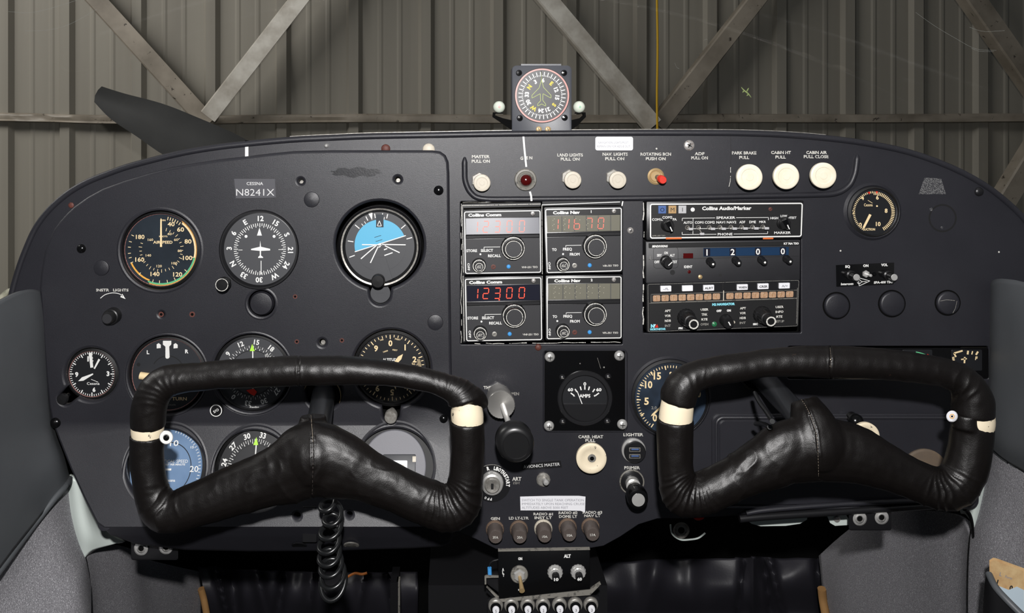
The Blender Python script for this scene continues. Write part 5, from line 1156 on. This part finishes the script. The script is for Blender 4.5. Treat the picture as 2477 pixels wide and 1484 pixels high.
# left yoke
base = W(782, 950, 0)
t = thing('control_yoke', 'left control yoke wrapped in worn black leather, coiled cord hanging below it', 'control yoke', base, 'two leather wrapped control yokes')
rim = [(357, 1090, 30), (357, 1040, 38.5), (361, 985, 36), (378, 946, 36), (412, 924, 33), (482, 912, 30), (560, 904, 30), (700, 899, 31), (845, 899, 30), (950, 905, 27), (1038, 922, 26), (1090, 940, 28), (1122, 970, 34), (1130, 1005, 39.5), (1131, 1050, 36), (1131, 1090, 30)]
mb = MB(); chain(mb, rim, 'ivoryworn'); mb.build('rim_core', t, label='bare ivory rim')
mb = MB()
chain(mb, [(357, 1034, 41), (358, 1018, 42), (361, 990, 43), (374, 952, 43), (404, 925, 40), (450, 915, 35), (482, 913, 34), (536, 907, 34), (620, 902, 35), (720, 898, 36), (845, 897, 34), (950, 905, 29.5), (1038, 922, 28), (1085, 938, 31), (1112, 952, 37), (1120, 963, 41), (1122, 968, 41)], 'leather')
chain(mb, [(1100, 952, 32), (1140, 962, 30), (1165, 975, 18, -.01), (1172, 985, 10, -.012)], 'leather', n=4)
uc = leather(mb, 'upper_cover', t, [(425, 990, 10, 85, -110, 20, 13, .0004), (1075, 985, 15, 80, -30, 90, 15, .0005)], [[(724, 850), (722, 900), (725, 940)]])
mb = MB()
chain(mb, [(357, 1052, 42), (355, 1100, 40), (361, 1160, 40), (372, 1205, 43), (392, 1235, 47), (420, 1239, 48), (483, 1218, 53), (565, 1188, 60), (640, 1162, 67), (700, 1140, 80), (758, 1110, 90), (812, 1122, 66), (835, 1135, 40)], 'leather', flat=1)
chain(mb, [(1130, 1018, 43), (1130, 1030, 42.5), (1131, 1095, 41.5), (1126, 1160, 43), (1116, 1215, 50), (1085, 1232, 54), (1040, 1218, 55), (1010, 1206, 54), (950, 1180, 55), (890, 1153, 62), (830, 1130, 80), (758, 1110, 90), (704, 1122, 66), (680, 1140, 40)], 'leather', flat=1)
chain(mb, [(757, 1006, 31, -.012), (757, 1030, 38, -.01), (757, 1060, 52, -.002), (757, 1100, 72, .004), (757, 1135, 62, .004), (757, 1160, 30, .002)], 'leather', n=4, flat=1)
ball(mb, 757, 1100, 60, .002, 'leather', 44)
lc = leather(mb, 'lower_cover', t, [(430, 1160, 10, 110, 170, 260, 8, .0009), (1062, 1150, 10, 120, 100, 215, 17, .0011), (700, 1010, 100, 230, 150, 235, 7, .0008), (840, 1000, 110, 220, 130, 220, 6, .0008)], [[(752, 1000), (756, 1060), (757, 1130), (754, 1205)]])
stitches(t, lc, [(752, 1005), (755, 1040), (757, 1070)], 0, 'thread', .0002); stitches(t, lc, [(757, 1075), (757, 1130), (755, 1200)], 1, 'fuse', .00016)
a = W(784, 950, 3); b_ = P(764, 1070, HM-.012)
mb = MB(); mb.tube([a, a.lerp(b_, .5), b_], 34*S*KW*.95, 'shaft', 32); mb.build('shaft', t, label='dark steel shaft')
mb = MB(); mb.lathe(782, 952, [(48, 4), (48, 18), (43, 20), (41, 10), (40, 3)], 'gloss', 48); mb.band(782, 952, 44.5, 46, 0, 360, 20, 'brass', 20, 48); mb.build('shaft_collar', t)
mb = MB(lambda x, y, h: P(x, y, HM+h*S)); mb.lathe(402, 1059, [(9, -30), (10, 30), (16, 34), (17, 44), (14, 46), (10, 46)], 'chrome', 32); mb.ring(402, 1059, 8, 15.5, 46.6, 'white', n=32); mb.lathe(402, 1060, [(7, 44), (7, 49), (0, 51)], 'gloss', 20)
mb.build('push_button', t, label='white-rimmed push button')
# right yoke
base = W(1838, 905, 0)
t = thing('control_yoke', 'right control yoke wrapped in black leather, with pale stitched seam down its hub', 'control yoke', base, 'two leather wrapped control yokes')
rim = [(1633, 1090, 30), (1633, 1030, 39), (1638, 985, 39), (1643, 965, 36), (1652, 940, 34), (1684, 912, 30), (1770, 893, 30), (1863, 879, 28), (1970, 876, 34), (2118, 880, 34), (2242, 895, 31), (2300, 908, 31), (2335, 930, 34), (2352, 970, 40), (2356, 1020, 44.5), (2350, 1060, 36), (2346, 1095, 32)]
mb = MB(); chain(mb, rim, 'ivoryworn'); mb.build('rim_core', t, label='bare ivory rim')
mb = MB()
chain(mb, [(1640, 975, 42), (1643, 958, 42), (1652, 936, 42), (1678, 913, 36), (1720, 901, 34), (1770, 892, 34), (1863, 878, 33), (1970, 876, 38), (2118, 880, 37.5), (2240, 894, 36), (2300, 908, 36), (2335, 930, 41), (2352, 965, 46), (2353, 995, 47.5), (2353, 1006, 47.5)], 'leather')
chain(mb, [(1640, 945, 34), (1625, 960, 32, -.006), (1610, 975, 16, -.01)], 'leather', n=4)
uc = leather(mb, 'upper_cover', t, [(1700, 980, 12, 95, -70, 30, 9, .0003), (2290, 1000, 15, 100, -20, 70, 9, .0009)], [[(2008, 830), (2010, 870), (2008, 920)]])
stitches(t, uc, [(2008, 842), (2010, 866), (2010, 890)], 1, 'thread', .00012)
mb = MB()
chain(mb, [(1633, 1013, 44), (1633, 1032, 43.5), (1633, 1095, 42.5), (1637, 1160, 43), (1646, 1198, 47), (1676, 1200, 50), (1727, 1183, 50), (1798, 1146, 54), (1856, 1120, 66), (1905, 1095, 76), (1975, 1087, 76), (2025, 1095, 58), (2050, 1100, 36)], 'leather', flat=1)
chain(mb, [(2353, 1026, 48), (2351, 1055, 48), (2344, 1100, 49), (2331, 1146, 50), (2303, 1180, 52), (2260, 1180, 50), (2190, 1152, 50), (2118, 1119, 60), (2057, 1097, 72), (1975, 1087, 76), (1930, 1095, 58), (1905, 1100, 36)], 'leather', flat=1)
chain(mb, [(1944, 966, 31, -.012), (1954, 992, 42, -.008), (1968, 1030, 58, 0), (1976, 1070, 74, .004), (1978, 1100, 62, .004), (1979, 1125, 30, .002)], 'leather', n=4, flat=1)
ball(mb, 1974, 1070, 60, .002, 'leather', 44)
chain(mb, [(2336, 1000, 30, .004), (2337, 1035, 32, .004)], 'leather', n=3)
lc = leather(mb, 'lower_cover', t, [(1692, 1135, 10, 120, 145, 260, 18, .0011), (2268, 1115, 10, 125, 110, 215, 14, .0011), (1880, 960, 110, 240, 170, 245, 6, .001)], [[(1938, 955), (1958, 1000), (1974, 1045), (1980, 1100), (1982, 1160)]])
stitches(t, lc, [(1932, 957), (1950, 985), (1966, 1020), (1976, 1060), (1979, 1110), (1980, 1155)], 1, 'thread', .0002)
a = W(1838, 908, 1); b_ = P(1935, 1010, HM-.02); c_ = P(1965, 1050, HM-.008)
mb = MB(); mb.tube([a, a.lerp(b_, .5), b_, c_], 31*S*KW, 'shaft', 32); mb.build('shaft', t, label='dark steel shaft')
mb = MB(); mb.lathe(1826, 900, [(44, 0), (44, 14), (38, 16), (36, 5)], 'gloss', 48); mb.build('shaft_collar', t)
mb = MB(lambda x, y, h: P(x, y, HM+h*S)); mb.lathe(2303, 1008, [(8, -30), (9, 28), (13, 31), (14, 40), (12, 42), (0, 42)], 'paper', 32); mb.ring(2303, 1008, 4.2, 6, 42.5, 'amber', n=24); mb.disc(2303, 1008, 2.6, 42.8, 'black', 16)
mb.build('push_button', t, label='small white button')
mb = MB()
for pts in ([(1826, 952), (1838, 975), (1856, 1000), (1868, 1020)], [(1828, 1026), (1845, 1026), (1862, 1034)], [(1826, 1066), (1840, 1062), (1860, 1068)]): mb.tube([P(x, y, .07+i*.008) for i, (x, y) in enumerate(cr(pts, 4))], 5*S, 'cable', 10)
mb.build('button_wires', t)

# coiled microphone cord under the left yoke
mb = MB(); pts = []
axis = cr([(790, 1212), (806, 1250), (798, 1290), (796, 1330), (800, 1362), (806, 1392), (806, 1408)], 12); n = len(axis)-1
for i in range(240):
    u = i/239; f = u*n; j = min(n-1, int(f)); a = axis[j]; b = axis[j+1]; q = f-j; x = a[0]+(b[0]-a[0])*q; y = a[1]+(b[1]-a[1])*q
    R = 20+10*u; th = u*2*math.pi*7.5
    pts.append(P(x+R*math.cos(th), y+R*.55*math.sin(th)*(1 if u < .8 else 1+1.2*(u-.8)*5), .095)+Vector((0, -R*S*.8*math.sin(th), 0)))
mb.tube(pts, 5.4*S, 'cable', 12)
mb.build('coiled_cord', at=P(800, 1212, .095), label='black coiled cord hanging under the left yoke hub', cat='cord', smooth=60)
# plates, slots and brackets under the pod
t = thing('lower_column_cover', 'grey vertical cover strip behind the coiled cord at the bottom of the raised panel', 'cover', LLP(755, 1260, PODH))
part(t, 'strip', lambda b: (b.rbox(738, 1210, 772, 1297, PODH, PODH+6, 'satin', 3, 1.5), b.rbox(774, 1205, 826, 1335, PODH-4, PODH+1, 'black', 3, 1)), LLP)
for x, y, m, l in ((724, 1322, 'satin', 'dim oval screw head left of the coiled cord'), (850, 1321, 'steel', 'worn oval metal fastener right of the coiled cord')):
    t = thing('slotted_fastener', l, 'fastener', LLP(x, y, PODH), 'lower fasteners'); part(t, 'head', lambda b: (b.lathe(x, y, [(19, PODH-1), (19, PODH+2), (17, PODH+4), (0, PODH+4)], m, 28), b.line(x-12, y, x+12, y, 3, PODH+4.5, 'black')), LLP)
def jack(t, x, y, hm, hid=''):
    f = lambda X, Y, h: P(X, Y, hm+h*S)
    part(t, 'jack', lambda b: (b.lathe(x, y, [(17, 0), (17, 3), (13, 6), (11, 6)], 'chrome', 28), b.lathe(x, y, [(11, 4), (11, 14), (8, 16), (6.5, 12)], 'chrome', 24), b.disc(x, y, 6.5, 13, 'void', 16)), f)
hm0 = .0; f0 = lambda X, Y, h: P(X, Y, hm0+h*S)
t = thing('jack_plate', 'small black plate with two headset jacks under the lower left of the raised panel', 'jack plate', P(374, 1335, 0), 'headset jack plates')
part(t, 'plate', lambda b: b.rbox(317, 1300, 431, 1356, -6, 0, 'satin', 6, 1.5), f0); jack(t, 341, 1328, 0); jack(t, 401, 1325, 0)
t = thing('jack_plate', 'small black plate with two headset jacks under the lower right flange', 'jack plate', P(2105, 1258, 0), 'headset jack plates')
part(t, 'plate', lambda b: b.rbox(2053, 1228, 2157, 1284, -2, 6, 'satin', 6, 1.5), f0); jack(t, 2080, 1256, .003); jack(t, 2133, 1253, .003)
# metal bits showing under the right side
f1 = lambda X, Y, h: P(X, Y, -.04+h*S)
mb = MB(f1); mb.prism([(1798, 1230), (1955, 1230), (1952, 1258), (1935, 1268), (1900, 1273), (1840, 1274), (1818, 1268), (1800, 1255)], -4, 0, 'whitemetal'); mb.build('white_metal_lip', at=P(1877, 1250, -.04), label='long white painted metal lip under the right flange', cat='bracket')
mb = MB(f1); mb.prism([(2000, 1235), (2040, 1235), (2056, 1262), (2053, 1271), (2020, 1273), (2008, 1266), (2001, 1250)], -4, 0, 'whitemetal'); mb.lathe(2025, 1257, [(8, 0), (8, 3), (5, 6), (0, 7)], 'screw', 20); mb.build('white_metal_tab', at=P(2025, 1250, -.04), label='small white painted metal tab with a screw left of the right jack plate', cat='bracket')
mb = MB(f1); mb.band(1648, 1284, 12, 20, 0, 360, 0, 'steel', 6, 32); mb.band(1648, 1284, 8, 14, 0, 360, 4, 'bracket', 4, 32); mb.tube([f1(*p, 0) for p in cr([(1622, 1270), (1626, 1292), (1645, 1306), (1670, 1306), (1690, 1302), (1706, 1290)], 5)], 2.2*S, 'whitemetal', 8); mb.build('pulley_bracket', at=P(1648, 1284, -.04), label='small ring bracket with pale wire under the left of the right yoke', cat='bracket')
mb = MB(f1); mb.lathe(1690, 1242, [(18, -6), (18, 4), (14, 8), (0, 9)], 'red', 28); mb.build('red_cap', at=P(1690, 1242, -.04), label='dark red round cap peeping out below the right yoke corner', cat='cap')

# ---------------------------------------------------------------- cabin sides and footwell (structure)
def sheet(name, rows, m, n=6, kind=None, thick=0.006, **kw):
    mb = MB(); surf(rows, m, mb, n)
    o = mb.build(name, kind=kind, smooth=70, at=rows[len(rows)//2][len(rows[0])//2], **kw)
    finish_mod(o, ('SOLIDIFY', dict(thickness=thick, offset=0)))
    return o
# left bolster: from the panel edge toward the cabin
L = lambda *r: [P(x, y, h) for x, y, h in r]
sheet('bolster_left', [L((106, 712, -.01), (70, 702, .03), (30, 712, .07), (-60, 760, .14), (-260, 860, .24)),
                       L((108, 780, -.01), (84, 772, .03), (30, 790, .08), (-60, 840, .15), (-260, 940, .25)),
                       L((113, 900, -.01), (92, 900, .03), (30, 930, .09), (-60, 990, .165), (-260, 1110, .27)),
                       L((124, 1030, -.01), (104, 1040, .03), (50, 1080, .08), (-50, 1190, .16), (-260, 1380, .27)),
                       L((150, 1110, -.01), (132, 1120, .025), (70, 1180, .07), (-40, 1330, .15), (-260, 1600, .27)),
                       L((164, 1166, -.01), (148, 1186, .015), (90, 1250, .05), (-20, 1390, .13), (-260, 1740, .25))], 'greyvinyl', label='smooth dark grey padded door bolster on the left', cat='door trim')
mb = MB(); mb.tube([P(*p) for p in cr([(168, 1160, -.01), (160, 1176, .012), (132, 1206, .03), (80, 1272, .055), (20, 1352, .1), (-60, 1460, .16)], 6)], 8*S, 'greyvinyl', 12); mb.build('piping', at=P(80, 1270, .06), label='rounded grey piping along the lower edge of the left bolster', cat='piping')
sheet('wall_left', [L((166, 1160, -.02), (120, 1200, .02), (50, 1280, .06), (-60, 1420, .13), (-200, 1600, .2)),
                    L((172, 1230, -.02), (130, 1280, .02), (60, 1370, .06), (-60, 1520, .13), (-200, 1700, .2)),
                    L((190, 1310, -.02), (160, 1360, .02), (100, 1450, .06), (-20, 1600, .13), (-160, 1750, .2)),
                    L((203, 1358, -.02), (190, 1420, .02), (160, 1530, .06), (60, 1700, .13), (-60, 1850, .2)),
                    L((215, 1420, -.03), (215, 1500, .01), (210, 1600, .06), (160, 1800, .13), (60, 1950, .2))], 'fabric', kind='structure')
sheet('footwell_lining', [L((200, 1356, -.02), (222, 1334, -.05), (262, 1318, -.09), (310, 1330, -.15), (330, 1350, -.22), (400, 1368, -.3), (478, 1385, -.42)),
                          L((206, 1392, -.02), (226, 1372, -.05), (262, 1360, -.09), (315, 1368, -.15), (350, 1390, -.22), (410, 1410, -.3), (486, 1425, -.42)),
                          L((212, 1440, -.02), (230, 1430, -.05), (266, 1422, -.09), (320, 1425, -.15), (360, 1440, -.22), (414, 1460, -.3), (486, 1480, -.42)),
                          L((216, 1560, -.02), (234, 1560, -.05), (270, 1560, -.09), (330, 1560, -.15), (372, 1560, -.22), (420, 1560, -.3), (486, 1560, -.42))], 'fabric', label='grey fabric lining on the left side of the footwell', cat='carpet lining')
sheet('post_left', [L((166, 1150, -.015), (185, 1160, -.012), (205, 1180, -.03)), L((172, 1220, -.015), (196, 1226, -.012), (222, 1250, -.03)), L((184, 1290, -.015), (212, 1292, -.012), (262, 1296, -.04)), L((203, 1362, -.02), (222, 1328, -.02), (300, 1312, -.05))], 'whitemetal', label='strip of white painted metal between left trim and panel', cat='metal strip')
# right side
sheet('bolster_right', [L((2400, 690, -.01), (2412, 678, .015), (2440, 676, .04), (2500, 690, .08), (2700, 760, .2)),
                        L((2398, 800, -.01), (2412, 800, .02), (2445, 800, .05), (2510, 810, .1), (2700, 880, .21)),
                        L((2396, 930, -.01), (2408, 930, .02), (2440, 935, .05), (2510, 950, .1), (2700, 1020, .21)),
                        L((2396, 1030, -.01), (2404, 1035, .02), (2435, 1060, .05), (2510, 1090, .1), (2700, 1180, .21)),
                        L((2396, 1076, -.01), (2404, 1084, .01), (2432, 1108, .035), (2500, 1150, .08), (2700, 1290, .2))], 'greyvinyl', label='smooth dark grey padded door bolster on the right', cat='door trim')
mb = MB(); mb.tube([P(*p) for p in cr([(2396, 1074, -.01), (2406, 1090, .01), (2435, 1114, .035), (2480, 1142, .06), (2560, 1200, .1)], 6)], 6*S, 'greyvinyl', 12); mb.build('piping', at=P(2435, 1114, .035), label='rounded grey piping along the lower edge of the right bolster', cat='piping')
sheet('wall_right', [L((2392, 1070, -.02), (2420, 1092, .02), (2480, 1138, .06), (2560, 1190, .1)),
                     L((2384, 1150, -.02), (2420, 1170, .02), (2480, 1210, .06), (2560, 1260, .1)),
                     L((2368, 1230, -.02), (2410, 1250, .02), (2480, 1290, .06), (2560, 1340, .1)),
                     L((2352, 1300, -.02), (2400, 1320, .02), (2480, 1380, .06), (2560, 1440, .1)),
                     L((2346, 1400, -.02), (2400, 1440, .02), (2480, 1500, .06), (2560, 1560, .1)),
                     L((2346, 1560, -.02), (2400, 1580, .02), (2480, 1600, .06), (2560, 1660, .1))], 'fabric', kind='structure')
sheet('footwell_lining', [L((2354, 1300, -.02), (2335, 1258, -.05), (2290, 1240, -.09), (2200, 1236, -.16), (2110, 1250, -.24), (2050, 1290, -.32), (1985, 1345, -.42)),
                           L((2352, 1350, -.02), (2330, 1330, -.05), (2280, 1320, -.09), (2200, 1320, -.16), (2110, 1330, -.24), (2040, 1350, -.32), (1990, 1390, -.42)),
                           L((2350, 1420, -.02), (2330, 1420, -.05), (2280, 1420, -.09), (2200, 1420, -.16), (2110, 1420, -.24), (2040, 1430, -.32), (1995, 1440, -.42)),
                           L((2350, 1560, -.02), (2330, 1560, -.05), (2280, 1560, -.09), (2200, 1560, -.16), (2110, 1560, -.24), (2050, 1560, -.32), (2010, 1560, -.42))], 'fabric', label='grey fabric lining on the right side of the footwell', cat='carpet lining')
sheet('post_right', [L((2392, 1076, -.014), (2384, 1078, -.012), (2370, 1080, -.03)), L((2384, 1150, -.014), (2370, 1150, -.012), (2350, 1150, -.03)), L((2370, 1220, -.014), (2352, 1215, -.012), (2325, 1215, -.03)), L((2354, 1290, -.018), (2346, 1250, -.016), (2330, 1240, -.04))], 'whitemetal', label='strip of white painted metal between right trim and panel', cat='metal strip')
mb = MB(); mb.tube([P(*p) for p in cr([(2334, 1232, 0), (2345, 1245, 0), (2352, 1268, 0), (2355, 1300, 0)], 5)], [6*S*(1-i/22) for i in range(16)], 'gloss', 8); mb.build('rubber_strip', at=P(2345, 1245, 0), label='thin black rubber strip end at the lower right of the panel', cat='rubber strip')
# firewall blankets
def blanket_sheet(name, x0, x1, tl, tr, y1, folds, label, sag):
    mb = MB(); nx, ny = 90, 34; vs = []
    for j in range(ny+1):
        for i in range(nx+1):
            u, v = i/nx, j/ny; x = x0+(x1-x0)*u; yt = tl+(tr-tl)*u+sag*math.sin(math.pi*u)+5*noise.noise(Vector((u*9, 1, x0)))
            y = yt+(y1-yt)*v; dz = 0.02*math.sin(math.pi*min(1, v*1.6))
            for fx, lean, wd, amp in folds:
                dd = (x-(fx+lean*v*100))/wd; dz += amp*math.exp(-dd*dd)*(1-v*.6)
            dz += 0.014*noise.noise(Vector((x*.012, y*.012, x0)))
            vs.append(P(x, y, -.46+dz))
    w_ = nx+1; mb.add(vs, [(j*w_+i, j*w_+i+1, (j+1)*w_+i+1, (j+1)*w_+i) for j in range(ny) for i in range(nx)], 'blanket')
    o = mb.build(name, at=P((x0+x1)/2, tl, -.46), label=label, cat='insulation blanket', group='footwell insulation blankets', smooth=70)
    finish_mod(o, ('SOLIDIFY', dict(thickness=.008, offset=-1)))
blanket_sheet('insulation_blanket', 478, 1010, 1372, 1384, 1560, [(520, .5, 9, .03), (560, .2, 14, -.03), (620, .4, 16, .028), (690, -.3, 12, -.03), (755, -.2, 14, .03), (880, -.3, 12, .02), (940, .2, 8, -.02)], 'crumpled shiny black insulation at the bottom of the left footwell', 6)
blanket_sheet('insulation_blanket', 1420, 1995, 1362, 1350, 1560, [(1590, -.5, 26, .02), (1670, 0, 22, .012), (1800, -.25, 7, -.018), (1822, .03, 8, .026), (1845, .3, 7, -.02), (1862, .5, 8, .018), (1975, .2, 8, -.02)], 'smooth shiny black insulation with a few folds in the right footwell', -4)
mb = MB(); mb.tube([P(*p) for p in cr([(486, 1425, -.40), (494, 1455, -.40), (502, 1500, -.38)], 4)], 12*S, 'tan', 10); mb.build('foam_edge', at=P(492, 1450, -.4), label='tan foam edge beside the left footwell insulation', cat='foam')
mb = MB(); mb.tube([P(*p) for p in cr([(1988, 1425, -.40), (1992, 1460, -.40), (2004, 1520, -.38)], 4)], 15*S, 'tan', 10); mb.build('foam_edge', at=P(1990, 1450, -.4), label='tan foam edge beside the right footwell insulation', cat='foam')
mb = MB(); mb.tube([P(*p) for p in cr([(840, 1397, -.3), (858, 1388, -.3), (875, 1390, -.3), (888, 1387, -.3)], 4)], 4*S, 'orange', 8); mb.build('orange_tie', at=P(860, 1390, -.3), label='bit of orange tape deep in the footwell right of the coiled cord', cat='tape')
# footwell shell
def bx(mb, a, b, m):
    x0, y0, z0 = a; x1, y1, z1 = b
    mb.add([(x0, y0, z0), (x1, y0, z0), (x1, y1, z0), (x0, y1, z0), (x0, y0, z1), (x1, y0, z1), (x1, y1, z1), (x0, y1, z1)], [(0, 1, 2, 3), (4, 5, 6, 7), (0, 1, 5, 4), (1, 2, 6, 5), (2, 3, 7, 6), (3, 0, 4, 7)], m)
zf = ZC-.95
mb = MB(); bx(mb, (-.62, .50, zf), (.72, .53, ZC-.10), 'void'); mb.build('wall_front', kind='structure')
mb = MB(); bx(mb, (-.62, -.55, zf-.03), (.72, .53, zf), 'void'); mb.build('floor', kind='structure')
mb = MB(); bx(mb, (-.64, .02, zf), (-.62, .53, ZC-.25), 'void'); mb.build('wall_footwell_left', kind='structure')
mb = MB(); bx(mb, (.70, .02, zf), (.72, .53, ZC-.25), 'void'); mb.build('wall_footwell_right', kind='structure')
mb = MB(); a = P(1040, 1400, -.1); b = P(1160, 1400, -.1); c = P(1450, 1400, -.1)
bx(mb, (a.x, .05, zf), (c.x, .49, a.z+.02), 'satin'); mb.build('tunnel_cover', at=(0, .2, zf), label='dark centre tunnel going down between the two footwells', cat='tunnel')
mb = MB(); bx(mb, (P(950, 1400, -.3).x, .26, zf), (P(968, 1400, -.3).x, .30, P(0, 1372, -.3).z), 'satin'); bx(mb, (P(968, 1400, -.3).x-.002, .262, zf), (P(972, 1400, -.3).x, .275, P(0, 1372, -.3).z), 'bracket'); mb.build('dark_post', at=(P(960, 0, -.3).x, .28, zf), label='dark scuffed metal post in the footwell right of the coiled cord', cat='post')
# sealant blob outside the left bolster
mb = MB(); mb.tube([P(*p) for p in cr([(-30, 745, .0), (0, 726, -.005), (14, 710, -.01), (26, 700, -.012)], 6)], [11*S, 12*S, 13*S, 12*S, 10*S, 12*S, 11*S, 10*S, 9*S, 9*S, 8*S, 8*S, 7*S, 7*S, 6*S, 6*S, 5*S, 4*S, 3*S], 'sealant', 10); mb.build('sealant_bead', at=P(0, 726, 0), label='lumpy old sealant where the left bolster meets the windshield', cat='sealant')
# map pocket with booklets at the lower right
sheet('map_pocket', [L((2392, 1390, .095), (2408, 1420, .108), (2440, 1456, .12), (2500, 1515, .135)), L((2386, 1435, .095), (2402, 1456, .108), (2440, 1496, .12), (2500, 1556, .135)), L((2380, 1560, .095), (2398, 1570, .108), (2440, 1600, .12), (2500, 1640, .135))], 'satin', thick=.004, label='dark map pocket in the lower right corner', cat='pocket')
mb = MB(); mb.tube([P(*p) for p in cr([(2392, 1390, .096), (2408, 1421, .110), (2440, 1457, .122), (2500, 1516, .137)], 5)], 7*S, 'greyvinyl', 10); mb.build('pocket_rim', bpy.data.objects['map_pocket'])
k_ = .092
fb = lambda x, y, h: P(x, y, k_+h*S)
mb = MB(fb); mb.prism([(2393, 1356), (2402, 1350), (2412, 1352), (2500, 1384), (2500, 1500), (2396, 1500)], -8, -4, 'paperold'); mb.prism([(2396, 1360), (2404, 1355), (2500, 1392), (2500, 1500), (2398, 1500)], -4, 0, 'paperold')
mb.text('1', 2413, 1409, 11, 'inkblack', .5, None, 15, .05); mb.text('0', 2446, 1423, 11, 'inkblack', .5, None, 15, .05); mb.text('L', 2421, 1390, 9, 'ink', .5, None, 15); mb.text('Form', 2440, 1398, 6, 'ink', .5, None, 18)
mb.build('booklet', at=fb(2440, 1420, 0), label='aged tan booklet standing in the map pocket at lower right', cat='booklet')
mb = MB(fb); mb.prism([(2404, 1424), (2412, 1417), (2440, 1428), (2460, 1420), (2500, 1440), (2500, 1520), (2410, 1520)], 2, 6, 'paperblue'); mb.build('folded_paper', at=fb(2450, 1460, 4), label='pale blue folded paper in front of the tan booklet in the map pocket', cat='paper')
